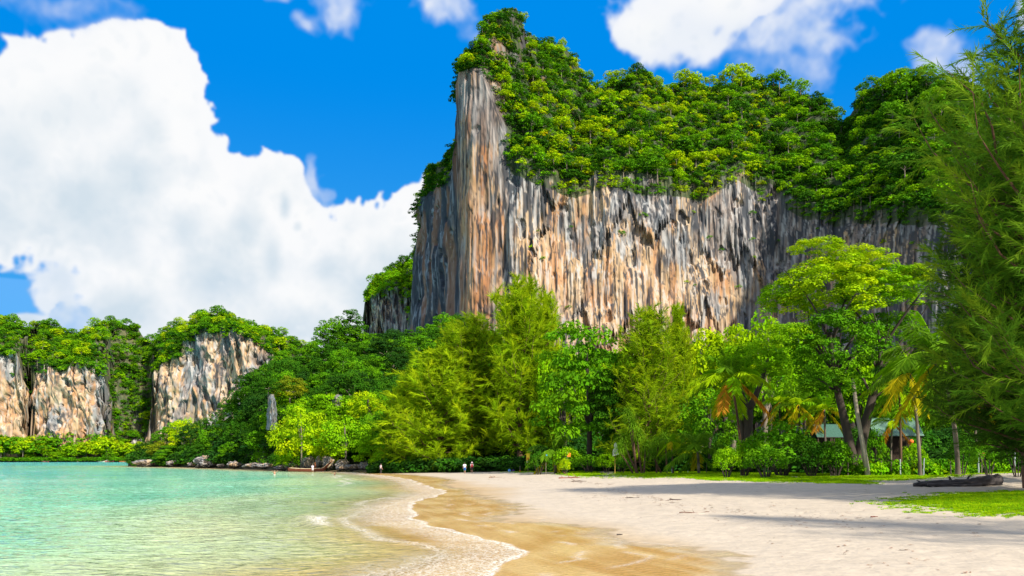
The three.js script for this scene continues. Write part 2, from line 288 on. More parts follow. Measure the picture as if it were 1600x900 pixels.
{ // foam of the swash and of the small breakers
  const lace = grain(1024, (u, v) => { const a = Math.abs(tileNoise(u, v, 7, 4)), b = Math.abs(tileNoise(v, u, 15, 3)); const q = fbm2(u * 9, v * 9, 2) * 0; return clamp(1.2 - 4.6 * Math.min(a, b * 1.2 + 0.03) + q); });
  lace.repeat.set(1 / 2.6, 1 / 2.6);
  const fn = (x, z, s, d) => {
    const reach = 0.30 + 0.3 * n2(d * 0.22, 9), t = s - reach;
    let a = sstep(0.06, -0.02, t) * sstep(-0.75, -0.1, t);                            // bright leading edge
    const wide = lin([[8, 2.4], [17, 3.2], [22, 3.4], [27, 2.6], [31, 1.2], [34, 1.6], [42, 3.6], [50, 3.4], [58, 2.2], [66, 3.4], [76, 3.6], [90, 2.8], [120, 3.5], [180, 5]], d);
    a = Math.max(a, 0.58 * sstep(0.05, -0.05, t) * sstep(-wide - 1.4, -wide * 0.3, t + 0.8 * fbm2(x * 0.4, z * 0.3, 3)));
    for (const [at, k] of [[2.2, 0.5], [3.6, 0.38], [4.7, 0.28]]) { const q = s - at - 0.8 * n2(d * 0.14, at) - 0.25 * n2(d * 0.6, at); a = Math.max(a, k * Math.exp(-((q / 0.16) ** 2)) * sstep(-0.15, 0.3, n2(d * 0.35, at * 7)) * sstep(70, 40, d)); }
    const br = s + 4.5 + 0.9 * n2(d * 0.05, -4.6);                                    // the curling breaker
    a = Math.max(a, 1.1 * Math.exp(-((br / 0.42) ** 2)) * sstep(34, 37.5, d) * sstep(44, 40, d));
    a = Math.max(a, 0.5 * Math.exp(-(((s + 2.6 + 0.9 * n2(d * 0.05, -2.6)) / 0.35) ** 2)) * sstep(16, 22, d) * sstep(110, 60, d));
    a = Math.max(a, 0.55 * Math.exp(-(((s + 8 + 1.2 * n2(d * 0.09, 7)) / 0.5) ** 2)) * sstep(80, 100, d) * sstep(170, 140, d));
    return [Math.max(groundH(x, z) + 0.014, 0.022 + wave(x, z)), [0.84, 0.80, 0.72, clamp(a)]];
  };
  const m = std([1, 1, 1], 0.8, { vertexColors: true, transparent: true, alphaMap: lace, side: THREE.DoubleSide }); m.name = 'foam';
  const o = struct('sea_foam', shoreStrip(rings(9, 185, 0.006), steps(-11, 6, 190), fn), m); o.userData.kind = 'stuff'; o.userData.label = 'white lacy foam along the waterline'; o.userData.category = 'foam';
}

// ------------------------------------------------------------------ plant shapes
// a broadleaf crown of unit radius: clumps of leaf blades with gaps between them
function crownGeo(seed, { clumps = 26, per = 40, leaf = 0.13, ry = 0.78, tiers = 0, under = -0.35, size = 0.30, hue = 0.3, core = 0.4 }) {
  const r = rng(seed), b = new Buf();
  for (let k = 0; k < clumps; k++) {
    const az = k * 2.39996 + r() * 0.9, v = under + (1 - under) * Math.pow((k + r()) / clumps, 0.85), h = Math.sqrt(Math.max(0, 1 - v * v));
    const q = core + (1 - core) * Math.pow(r(), 0.45), cs = size * (0.65 + 0.7 * r());
    let cx = Math.cos(az) * h * q, cy = v * q * ry, cz = Math.sin(az) * h * q;
    if (tiers) cy = (Math.floor((cy / ry + 1) * tiers / 2) + 0.5 + 0.85 * (r() - 0.5)) / tiers * 2 * ry - ry;
    const flat = tiers ? 0.36 : 0.62, t = 0.8 + 0.4 * r(), young = r() < 0.3 ? 1 : 0;
    for (let j = 0; j < per; j++) {
      const a = r() * 6.2832, y = -0.45 + 1.45 * r(), s = Math.sqrt(Math.max(0, 1 - y * y)), rad = cs * (0.45 + 0.55 * Math.sqrt(r()));
      const dx = Math.cos(a) * s, dz = Math.sin(a) * s;
      let nx = dx * 0.55 + (r() - 0.5) * 0.9, ny = y * 0.4 + 0.55 + (r() - 0.5) * 0.6, nz = dz * 0.55 + (r() - 0.5) * 0.9; const nl = Math.hypot(nx, ny, nz); nx /= nl; ny /= nl; nz /= nl;
      let tx = r() - 0.5, ty = r() - 0.7, tz = r() - 0.5; const td = tx * nx + ty * ny + tz * nz; tx -= td * nx; ty -= td * ny; tz -= td * nz; const tl = Math.hypot(tx, ty, tz) || 1;
      const g = t * (1 + hue * (r() - 0.5)), l = leaf * (0.7 + 0.6 * r());
      b.leaf(cx + dx * rad, cy + y * rad * flat, cz + dz * rad, nx, ny, nz, tx / tl, ty / tl, tz / tl, l, l * 0.62, [g * (1 + 0.35 * young + 0.2 * (r() - 0.5)), g * (1 + 0.12 * young), g * (1 - 0.2 * young)]);
    }
  }
  return b.geo();
}
const FAR = [1, 2, 3, 4].map((s) => crownGeo(100 + s, { clumps: 24, per: 34, leaf: 0.2, ry: 0.75 + 0.1 * (s % 2), under: -0.55, size: 0.34 }));
const FARFLAT = crownGeo(110, { clumps: 20, per: 34, leaf: 0.19, ry: 0.5, tiers: 3, under: -0.3, size: 0.36 });
const MID = [1, 2, 3, 4].map((s) => crownGeo(200 + s, { clumps: 40, per: 95, leaf: 0.095, ry: 0.8, under: -0.6, size: 0.27 }));
const TIER = [1, 2].map((s) => crownGeo(240 + s, { clumps: 60, per: 110, leaf: 0.085, ry: 0.95, tiers: 6, under: -0.8, size: 0.30, core: 0.3 }));
const BUSH = [1, 2, 3].map((s) => crownGeo(300 + s, { clumps: 30, per: 60, leaf: 0.12, ry: 0.8, under: -0.2, size: 0.34, core: 0.6 }));
const CLUMP = [1, 2, 3].map((s) => crownGeo(320 + s, { clumps: 9, per: 26, leaf: 0.3, ry: 0.75, under: -0.3, size: 0.45 }));

// a trunk with limbs that reach into a crown of the given size; the base is at the origin
function trunkGeo(seed, { h, rad, lean = [0, 0], crownY, crownR, crownH, limbs = 7, tone = WHITE, forks = null }) {
  const r = rng(seed), b = new Buf(), top = new V3(lean[0], h, lean[1]);
  const shade = (t, s) => { const k = 0.8 + 0.35 * Math.abs(n2(t * 9 + seed, s * 5)); return [tone[0] * k, tone[1] * k, tone[2] * k]; };
  const stem = bent(new V3(0, -0.4, 0), top, 0, h * 0.10, 9, r);
  b.tube(stem, (t) => rad * (1.25 - 0.25 * Math.min(1, t * 8)) * (1 - 0.62 * t), 9, shade);
  for (let k = 0; k < limbs; k++) {
    const f = 0.45 + 0.5 * r(), s = stem[Math.round(f * 9)], a = k * 2.4 + r(), y = crownY + (r() * 1.1 - 0.45) * crownH, q = crownR * (0.45 + 0.45 * r());
    b.tube(bent(s, new V3(lean[0] + Math.cos(a) * q, y, lean[1] + Math.sin(a) * q), 0.25 * q * (r() - 0.2), q * 0.25, 5, r), (t) => rad * (0.42 - 0.34 * t), 6, shade);
  }
  return b.geo(true);
}
// a she-oak: leader, rising branches, twigs and long hanging needles
function sheoakGeo(seed, { h, r: R, nb = 80, twigs = 13, needles = 20, len = 0.55, w = 0.07, low = 0.1, drop = 0.35, lopsided = 0, rise = 1, shape = null, tips = 0.55 }) {
  const r = rng(seed), leaf = new Buf(), wood = new Buf(), lead = bent(new V3(0, -0.4, 0), new V3((r() - 0.5) * h * 0.06, h * 0.99, (r() - 0.5) * h * 0.06), 0, h * 0.05, 12, r);
  const at = (f) => { const q = clamp(f) * 12, k = Math.min(11, Math.floor(q)); return lead[k].clone().lerp(lead[k + 1], q - k); };
  wood.tube(lead, (t) => 0.018 * h * (1.1 - t) + 0.02, 8, (t, s) => { const k = 0.8 + 0.4 * Math.abs(n2(t * 12 + seed, s * 4)); return [k, k, k]; });
  const d = new V3(), p = new V3(), q = new V3(), side = new V3(), up = new V3(0, 1, 0);
  for (let k = 0; k < nb; k++) {
    const f = low + (0.985 - low) * Math.pow((k + r()) / nb, 0.9), az = k * 2.39996 + r() * 0.7, prof = shape ? lin(shape, f) : Math.min(1, (1 - f) * 1.35 + 0.16) * Math.min(1, 0.55 + f * 2);
    let bl = R * prof * (0.6 + 0.55 * r()); bl *= 1 + lopsided * Math.cos(az);
    const el = (lerp(14, 70, f) + 26 * (r() - 0.5)) * DEG * rise, base = at(f - 0.06 * r());
    const pts = []; const tipUp = bl * (0.10 + 0.22 * r());
    for (let j = 0; j <= 6; j++) { const t = j / 6; pts.push(new V3(base.x + Math.cos(az) * Math.cos(el) * bl * t + 0.1 * bl * n2(k, t * 1.5), base.y + Math.sin(el) * bl * t + tipUp * t * t - 0.10 * bl * Math.sin(t * 3.1), base.z + Math.sin(az) * Math.cos(el) * bl * t + 0.1 * bl * n2(k + 50, t * 1.5))); }
    wood.tube(pts, (t) => (0.012 * bl + 0.015) * (1.1 - t), 4, [0.9, 0.85, 0.8], false);
    const nt = Math.max(3, Math.round(twigs * (0.45 + 0.75 * bl / R)));
    for (let j = 0; j < nt; j++) {
      const t = 0.16 + 0.86 * Math.pow((j + r()) / nt, 0.8), qk = Math.min(0.999, t) * 6, i0 = Math.floor(qk);
      p.copy(pts[i0]).lerp(pts[i0 + 1], qk - i0); d.copy(pts[i0 + 1]).sub(pts[i0]).normalize();
      side.set(r() - 0.5, (r() - 0.42) * 0.8, r() - 0.5).normalize(); d.lerp(side, 0.62).addScaledVector(up, 0.28 * (r() - 0.25)).normalize();
      const tl = bl * (0.13 + 0.17 * r()) * (1.25 - 0.5 * t) + 0.25, warm = 0.75 + tips * Math.pow(t, 2) * r(), tone = 0.78 + 0.4 * r();
      for (let m = 0; m < needles; m++) {
        const u = (m + r()) / needles; q.copy(p).addScaledVector(d, tl * u);
        let nx = d.x * 0.75 + (r() - 0.5) * 1.0, ny = d.y * 0.75 + (r() - 0.5) * 0.9 - drop * (0.3 + 0.7 * r()), nz = d.z * 0.75 + (r() - 0.5) * 1.0; const nl = Math.hypot(nx, ny, nz) || 1;
        const g = tone * (0.85 + 0.3 * r());
        leaf.needle(q.x, q.y, q.z, nx / nl, ny / nl, nz / nl, len * (0.6 + 0.7 * r()), w, r() - 0.5, r() - 0.5, [g * warm * 1.05, g * (0.62 + 0.42 * warm), g * 0.9]);
      }
    }
  }
  return { leaf: leaf.geo(), wood: wood.geo(true) };
}
// a feather palm frond along +x from the origin: stalk with two rows of hanging leaflets
function frondGeo(seed, len, rise, sag, pairs = 34, leaflet = 0.95) {
  const r = rng(seed), b = new Buf(), pts = [];
  for (let k = 0; k <= 12; k++) { const t = k / 12; pts.push(new V3(len * t * Math.cos(rise) * (1 - 0.12 * t * t * sag), len * (Math.sin(rise) * t - sag * t * t * 0.75), 0.06 * len * Math.sin(t * 2) * (r() - 0.5))); }
  b.tube(pts, (t) => 0.009 * (1.2 - t), 5, [1.5, 1.35, 1.1], false);
  for (let k = 0; k < pairs; k++) {
    const t = 0.14 + 0.86 * (k + 0.5 * r()) / pairs, q = t * 12, i = Math.min(11, Math.floor(q)), p = pts[i].clone().lerp(pts[i + 1], q - i), d = pts[i + 1].clone().sub(pts[i]).normalize();
    const l = leaflet * (0.35 + 0.85 * Math.sin(Math.min(1, t * 1.05) * 2.6)) * (0.85 + 0.3 * r());
    for (const s of [-1, 1]) {
      const hang = 0.45 + 0.75 * r(), dir = new V3(d.x * 0.55, d.y * 0.55 - hang * 0.75, s * (0.85 - 0.25 * hang) + 0.15 * (r() - 0.5)).normalize();
      const n = new V3(0.1 * (r() - 0.5), 0.8, -s * 0.6).normalize(), tone = 0.8 + 0.4 * r();
      const c = [tone, tone, tone], mid = p.clone().addScaledVector(dir, l / 2); const dd = dir.dot(n); n.addScaledVector(dir, -dd).normalize();
      b.leaf(mid.x, mid.y, mid.z, n.x, n.y, n.z, dir.x, dir.y, dir.z, l, 0.030, c);
    }
  }
  return b.geo();
}
const FROND = [[1.3, 0.35], [1.0, 0.5], [0.7, 0.7], [0.4, 0.75], [0.05, 0.6], [-0.6, 0.35]].map(([rise, sag], k) => frondGeo(400 + k, 1, rise, sag, 46, 0.24));
// the fronds above are a unit long with leaflets to scale
// tuft of grass blades, unit height
const TUFT = [1, 2, 3].map((s) => { const r = rng(500 + s), b = new Buf(); for (let k = 0; k < 16; k++) { const a = r() * 6.28, q = 0.5 * Math.sqrt(r()), l = 0.5 + 0.6 * r(); b.needle(Math.cos(a) * q, -0.05, Math.sin(a) * q, Math.cos(a) * 0.5 * r(), 0.8, Math.sin(a) * 0.5 * r(), l, 0.13, r() - 0.5, r() - 0.5, [0.8 + 0.5 * r(), 0.85 + 0.3 * r(), 0.8]); } for (let k = 0; k < 7; k++) { const a = r() * 6.28, q = 0.6 * Math.sqrt(r()); b.leaf(Math.cos(a) * q, 0.15 + 0.3 * r(), Math.sin(a) * q, (r() - 0.5) * 0.7, 0.9, (r() - 0.5) * 0.7, Math.cos(a), 0, Math.sin(a), 0.34, 0.24, [0.9 + 0.4 * r(), 1.05, 0.8]); } return b.geo(); });

const dummy = new THREE.Object3D(), tintC = new THREE.Color();
function scatter(name, geo, mat, list, label, category) {  // list of { p, s: [x, y, z] or number, turn, tint }
  const o = new THREE.InstancedMesh(geo, mat, list.length); o.name = numbered(name);
  list.forEach((q, k) => { dummy.position.copy(q.p); dummy.rotation.set(q.tilt ?? 0, q.turn ?? 0, 0); Array.isArray(q.s) ? dummy.scale.set(...q.s) : dummy.scale.setScalar(q.s); dummy.updateMatrix(); o.setMatrixAt(k, dummy.matrix); const t = q.tint ?? [1, 1, 1]; o.setColorAt(k, tintC.setRGB(...t)); });
  o.castShadow = o.receiveShadow = true; o.userData = { kind: 'stuff', label, category }; scene.add(o); return o;
}
const hueTint = (r, k = 0.35) => { const v = 1 + k * (r() - 0.5) * 1.6, w = r() - 0.5; return [v * (1 + 0.6 * w * k * 2), v * (1 + 0.1 * w), v * (1 - 0.5 * w)]; };

// ------------------------------------------------------------------ limestone mountains
// P(px, t): t from 0 (foot) over 1 (crest) to 1.25 (down the back)
function mountain(name, P, us, ts, colour) {
  const nu = us.length, nt = ts.length, p = new Float32Array(nu * nt * 3), c = new Float32Array(nu * nt * 3), idx = [];
  for (let j = 0, k = 0; j < nt; j++) for (let i = 0; i < nu; i++, k++) p.set(P(us[i], ts[j]), k * 3);
  for (let j = 0; j < nt - 1; j++) for (let i = 0; i < nu - 1; i++) { const a = j * nu + i; idx.push(a, a + 1, a + nu, a + 1, a + nu + 1, a + nu); }
  const g = new THREE.BufferGeometry(); g.setAttribute('position', new THREE.BufferAttribute(p, 3)); g.setIndex(idx); g.computeVertexNormals();
  const nn = g.attributes.normal.array;
  for (let j = 0, k = 0; j < nt; j++) for (let i = 0; i < nu; i++, k++) c.set(colour(us[i], ts[j], p[k * 3], p[k * 3 + 1], p[k * 3 + 2], nn[k * 3 + 1]), k * 3);
  g.setAttribute('color', new THREE.BufferAttribute(c, 3));
  return struct(name, g, rockMat);
}
const rockMat = std([1, 1, 1], 0.95, { vertexColors: true, side: THREE.DoubleSide }); rockMat.name = 'limestone';
const rowY = (py, d) => EYE + (HORIZON - py) / F * d;
// weathered limestone: cream and tan where fresh, grey skin, black and white drip streaks, rust
function limestone(x, y, z, warm, grey, k = 1) {
  const s1 = fbm3(x * 0.16 / k, y * 0.008 / k, z * 0.16 / k, 3), s2 = fbm3(x * 0.42 / k, y * 0.017 / k, z * 0.42 / k, 3), s3 = n3(x * 1.1 / k, y * 0.05 / k, z * 1.1 / k), big = fbm3(x * 0.022 / k, y * 0.02 / k + 5, z * 0.022 / k, 3), blot = fbm3(x * 0.055 / k + 3, y * 0.026 / k, z * 0.055 / k, 4) + 0.35 * s2, mott = fbm3(x * 0.26 / k, y * 0.07 / k, z * 0.26 / k, 3);
  const calm = sstep(-0.30, 0.12, fbm3(x * 0.05 / k + 20, y * 0.042 / k, z * 0.05 / k, 3) + 0.45 * grey + 0.12), pits = sstep(0.30, 0.46, fbm3(x * 0.42 / k, y * 0.26 / k + 9, z * 0.42 / k, 3));
  let c = mix3([0.19, 0.20, 0.215], [0.20, 0.16, 0.14], clamp(0.5 + s1 * 1.6 + mott * 0.6));      // the grey weathered skin
  const scar = sstep(-0.10, 0.16, blot + 0.30 * warm + 0.5 * big - 0.35 * grey);                    // fresh broken faces
  c = mix3(c, mix3(mix3([0.40, 0.26, 0.135], [0.50, 0.39, 0.27], clamp(0.5 + mott * 1.6)), [0.42, 0.19, 0.07], clamp(sstep(0.10, 0.5, s1 + 0.6 * mott + 0.25 * warm - 0.05)) * 0.7), scar * 0.92);
  c = mix3(c, [0.032, 0.040, 0.054], clamp(sstep(0.06, 0.24, s2 + 0.26 * s3 + 0.36 * grey + 0.25 * big + 0.2 * mott)) * 0.92 * (0.5 + 0.5 * calm));
  c = mix3(c, [0.06, 0.052, 0.05], pits * 0.7);   // black drip streaks, then dark pits drawn in colour without any hollow
  c = mix3(c, [0.46, 0.455, 0.45], clamp(sstep(0.16, 0.34, -s2 + 0.2 * s3 - 0.1 * grey)) * 0.62 * (0.5 + 0.5 * calm));               // pale lime streaks
  return c;
}

const T = {  // the great cliff, per picture column: distance of the wall, crest row, top row of the bare wall, setback of the slope above it
  d: [[640, 432], [650, 425], [690, 385], [716, 350], [722, 338], [740, 332], [800, 328], [900, 330], [1000, 334], [1100, 340], [1180, 347], [1215, 343], [1260, 327], [1330, 303], [1450, 265], [1640, 235]],
  top: [[640, 520], [648, 440], [651, 385], [655, 350], [662, 318], [672, 278], [690, 260], [705, 242], [714, 215], [717, 130], [720, 100], [735, 90], [748, 78], [757, 50], [770, 32], [785, 20], [797, 11], [808, 16], [817, 38], [825, 56], [840, 62], [860, 66], [880, 76], [893, 88], [905, 106], [912, 130], [940, 138], [965, 130], [985, 122], [1000, 116], [1020, 126], [1040, 140], [1070, 137], [1100, 136], [1130, 132], [1150, 127], [1170, 124], [1200, 136], [1230, 142], [1260, 150], [1285, 162], [1305, 178], [1320, 196], [1335, 170], [1345, 150], [1360, 140], [1380, 134], [1420, 126], [1450, 128], [1480, 135], [1550, 160], [1640, 210]],
  wall: [[640, 520], [648, 442], [651, 400], [655, 372], [662, 340], [672, 310], [690, 300], [705, 285], [714, 250], [717, 140], [720, 120], [735, 112], [755, 122], [770, 165], [788, 215], [800, 240], [850, 268], [900, 283], [950, 265], [1000, 277], [1050, 282], [1100, 287], [1150, 255], [1190, 282], [1230, 302], [1260, 318], [1300, 330], [1360, 325], [1450, 330], [1640, 330]],
  back: [[640, 6], [660, 14], [714, 20], [720, 10], [760, 14], [790, 26], [830, 48], [900, 72], [950, 80], [1200, 85], [1320, 88], [1450, 70], [1640, 60]],
};
const TW = 0.62;
// hanging curtains of old grey rock whose ragged lower edges overhang fresher, warmer rock: [how proud, how warm]
const TIERS = [[26, 1], [48, 2], [70, 3], [92, 4], [118, 5]];
function curtain(x, y, z) {
  let proud = 0, fresh = 0, skin = 0; const u = x - z * 0.6;
  for (const [Y, i] of TIERS) {
    const m = sstep(-0.25, 0.25, n2(u / 38 + i * 3.3, i * 5)); if (m <= 0) continue;
    const yc = Y + 20 * n2(u / 34 + i * 7, i) + 7 * n2(u / 9, i * 2) + 4 * Math.abs(n2(u / 2.6, i * 3)) - 2.5 * Math.abs(n2(u / 1.1, i * 4)), q = y - yc;
    if (q > 0) { proud = Math.max(proud, m * Math.exp(-q / 26) * Math.min(1, 0.35 + q / 2.2)); skin = Math.max(skin, m * Math.exp(-q / 20)); } else fresh = Math.max(fresh, m * Math.exp(q / 17));
  }
  return [proud, fresh * (1 - 0.6 * skin), skin];
}
function cliffP(px, t) {
  const d0 = lin(T.d, px), top = lin(T.top, px), wall = Math.max(top + 2, lin(T.wall, px)), R = lin(T.back, px), yw = rowY(wall, d0), yt = rowY(top, d0 + R);
  let y, d;
  if (t <= TW) { const s = t / TW; y = lerp(-3, yw, s); d = d0 + 6 * s * s - 3; }
  else if (t <= 1) { const s = (t - TW) / (1 - TW); d = d0 + 3 + (R - 3) * Math.pow(s, 1.15); y = rowY(lerp(wall, top, s), d); }
  else { const s = (t - 1) / 0.25; d = d0 + R + 90 * s; y = yt * (1 - s * s) + 20 * s; }
  let x = (px - 800) / F * d, z = -d;
  const slope = sstep(TW, TW + 0.06, t) * sstep(1.12, 0.96, t), wallK = t <= TW ? 1 : 1 - slope;
  if (t <= 1.02) {
    let o = wallK * (2.4 * ridge(x / 38, y / 120, z / 38) + 0.8 * ridge(x / 9, y / 90, z / 9) + 0.52 * ridge(x / 3.2, y / 60, z / 3.2) + 0.22 * ridge(x / 1.3, y / 18, z / 1.3) + 0.16 * n3(x / 1.8, y / 4, z / 1.8) + 1.6 * n3(x / 17, y / 26, z / 17));
    const cave = n3(x / 12, y / 17 + 3, z / 12) + 0.4 * n3(x / 4, y / 6, z / 4); o += wallK * 3.0 * curtain(x, y, z)[0] * sstep(718, 760, px); o -= wallK * 1.6 * sstep(0.6, 0.9, cave) * sstep(0, 0.2, t) ; o += wallK * 0.7 * sstep(0.02, 0.2, fbm3(x * 0.055 + 3, y * 0.026, z * 0.055, 4));
    o += slope * (4.5 * n3(x / 24, y / 34, z / 24) + 2.4 * n3(x / 9, y / 12, z / 9) + 0.8 * n3(x / 3, y / 5, z / 3));
    const near = sstep(642, 660, px) ; o *= 0.35 + 0.65 * near;
    const thin = R < 30 ? 0.6 : 1; z += o * thin; x -= o * 0.15;
    if (px < 726 && px > 640) x -= 0.9 * o * sstep(726, 700, px) * 0.5;
    y += slope * 1.6 * n3(x / 7 + 3, 5, z / 7);
  }
  return [x, y, z];
}
const cliffGreen = (px, t, x, y, z) => { // where plants grow
  const spire = px > 752 && px < 828 && t > 0.72 ? 0.32 : 0, tower = px < 792 ? sstep(TW - 0.02, 1, t) - 0.32 + (px > 722 ? sstep(735, 782, px) * 0.4 - 0.12 : 0.25) : 0.5;
  const n = fbm3(x * 0.05, y * 0.06, z * 0.05, 3);
  return t < TW - 0.035 ? -0.5 : Math.min(0.5, tower) + n * 0.8 - spire + (t < TW ? -0.25 : 0);
};
const columns = [...steps(640, 735, 130), ...steps(735.8, 1180, 440), ...steps(1181, 1640, 290)], rowsT = [...steps(0, 0.12, 14), ...steps(0.122, TW, 330), ...steps(TW + 0.003, 1, 130), ...steps(1.02, 1.25, 8)];
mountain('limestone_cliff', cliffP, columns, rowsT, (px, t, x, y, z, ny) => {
  const zoneN = fbm3(x * 0.03, y * 0.03 + 2, z * 0.03, 2), warm = sstep(1230, 1020, px) * sstep(690, 760, px) * sstep(0.60, 0.36, t + 0.15 * zoneN) * 1.5 - 0.25, grey = 0.42 * sstep(0.36, 0.56, t + 0.2 * zoneN) * (px > 790 ? 1 : 0.3) + 0.95 * sstep(724, 714, px) + 0.42 * sstep(1080, 1280, px) - 0.12;  // grey raised left of the corner as part of the painted flank shade
  const [, fresh, skin] = t < TW ? curtain(x, y, z) : [0, 0, 0], cw = sstep(716, 736, px), corner = sstep(716, 722, px) * sstep(800, 770, px); let c = limestone(x, y, z, warm + 0.55 * corner + 1.0 * fresh * cw, grey + cw * (0.30 * skin - 0.42 * fresh)); if (px < 722) { const k = sstep(724, 714, px); c = mix3(c, [c[0] * 0.55, c[1] * 0.66, c[2] * 0.82], k); }  // left flank darkened and blued: its shade is put into the rock colour
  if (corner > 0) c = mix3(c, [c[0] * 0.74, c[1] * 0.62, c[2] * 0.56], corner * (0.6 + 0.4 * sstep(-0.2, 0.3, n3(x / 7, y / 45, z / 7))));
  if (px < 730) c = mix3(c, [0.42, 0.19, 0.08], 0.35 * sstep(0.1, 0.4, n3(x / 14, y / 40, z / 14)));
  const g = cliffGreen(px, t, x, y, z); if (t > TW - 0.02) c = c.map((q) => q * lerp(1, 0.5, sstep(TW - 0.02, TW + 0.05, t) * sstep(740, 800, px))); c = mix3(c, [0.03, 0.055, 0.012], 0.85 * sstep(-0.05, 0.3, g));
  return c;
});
{ // plants on the great cliff
  const r = rng(77), groups = [[], [], []], trees = [];
  for (let k = 0; k < 16000; k++) {
    const px = 645 + r() * 900, t = TW - 0.05 + (1.0 - TW + 0.07) * Math.pow(r(), 0.9), [x, y, z] = cliffP(px, t), g = cliffGreen(px, t, x, y, z);
    if (g < 0.1 * r()) continue;
    const s = (0.8 + 2.7 * r() * r() * r()) * (px < 830 && t > 0.8 ? 0.75 : 1) * (px < 720 ? 0.8 : 1), dry = r() < 0.05;
    const side = sstep(1180, 1300, px), tone = fbm3(x * 0.06, y * 0.07, z * 0.06, 2); groups[tone - side * 0.5 + 0.25 * (r() - 0.5) > 0.06 ? 1 : tone - side * 0.8 + 0.3 * (r() - 0.5) > -0.2 ? 0 : 2].push({ p: new V3(x, y + s * 0.25, z + s * 0.3), s: [s, s * (0.7 + 0.5 * r()), s], turn: r() * 6.28, tint: dry ? [1.8, 1.1, 0.8] : hueTint(r, 0.4) });  // side picks darker leaves at the right: shade put into plant colour
    if (groups[0].length + groups[1].length + groups[2].length > 5000) break;
  }
  const mat = []; for (let k = 0; k < 9000 && mat.length < 1900; k++) { const px = 655 + r() * 850, t = TW + (1 - TW) * r(), [x, y, z] = cliffP(px, t); if (cliffGreen(px, t, x, y, z) < 0.05) continue; const s = 1.6 + 1.8 * r(); mat.push({ p: new V3(x, y - 0.1 * s, z - 0.25 * s), s: [s, s * 0.8, s], turn: r() * 6.28, tint: hueTint(r, 0.35) }); }
  scatter('cliff_shrubs', CLUMP[1], L.deep, mat, 'dark green shrubs matted between the trees above the great cliff', 'shrubs');
  for (let k = 0; k < 60; k++) { const px = 790 + r() * 640, t = 0.15 + r() * 0.45, [x, y, z] = cliffP(px, t); groups[k % 3].push({ p: new V3(x, y, z + 0.3), s: 0.6 + 0.9 * r(), turn: r() * 6, tint: hueTint(r) }); }
  groups.forEach((g, k) => scatter('cliff_shrubs', CLUMP[k], [L.bright, L.lime, L.mid][k], g, ['green shrubs and creepers covering the slope above the great cliff', 'yellow green shrubs scattered over the slope above the great cliff', 'small dark shrubs filling the ledges of the great cliff'][k], 'shrubs'));
}

// trees made once per shape and leaf colour and then copied
const FARTRUNK = trunkGeo(61, { h: 1.15, rad: 0.07, crownY: 1.1, crownR: 0.6, crownH: 0.5, limbs: 4 });
const protos = new Map();
function jungleTree(name, label, group, p, r, mat, geo, turn, flat = 1, lift = 1.1) {
  const key = name + mat.name + geo.uuid; let o = protos.get(key);
  if (!o) { o = thing(name, label, 'tree', [0, 0, 0], 0, group); part('trunk', FARTRUNK, M.barkGrey, o); const c = part('crown', geo, mat, o); c.position.y = 1.1; protos.set(key, o); } else o = copy(o, label, group);
  o.position.copy(p); o.rotation.y = turn; o.scale.set(r, r * flat, r); return o;
}
const toneOf = (m) => ({ lime_leaf: 'yellow-green', bright_leaf: 'bright green', mid_leaf: 'green', deep_leaf: 'dark green', dark_leaf: 'very dark green', olive_leaf: 'olive' }[m.name]);
const zone = (px, list) => list.find(([x]) => px < x)[1];
const CLIFFZONE = [[716, 'on the shaded left flank of the cliff'], [780, 'below the spire at the left corner'], [835, 'close around the rocky spire'], [908, 'on the shoulder right of the spire'], [965, 'in the dip right of the shoulder'], [1040, 'above the left half of the bare wall'], [1120, 'above the middle of the bare wall'], [1200, 'above the right half of the bare wall'], [1285, 'left of the notch in the crest'], [1345, 'around the notch in the crest'], [9999, 'on the summit right of the notch']];
const HILLZONE = [[330, 'on the low headland'], [400, 'on the steep left end of the hill'], [470, 'near the pale streaked rock'], [560, 'in the middle of the forested hill'], [650, 'below the smaller limestone tower'], [9999, 'below the great cliff flank']];
const BAYZONE = [[40, 'above the cut-off cliff at the left edge'], [110, 'above the left part of the orange cliff'], [170, 'above the right part of the orange cliff'], [240, 'by the green gully'], [320, 'above the left part of the grey cliff'], [420, 'above the right part of the grey cliff'], [9999, 'on the ridge behind the forested hill']];
const pick = (r, list) => list[Math.floor(r() * list.length)];
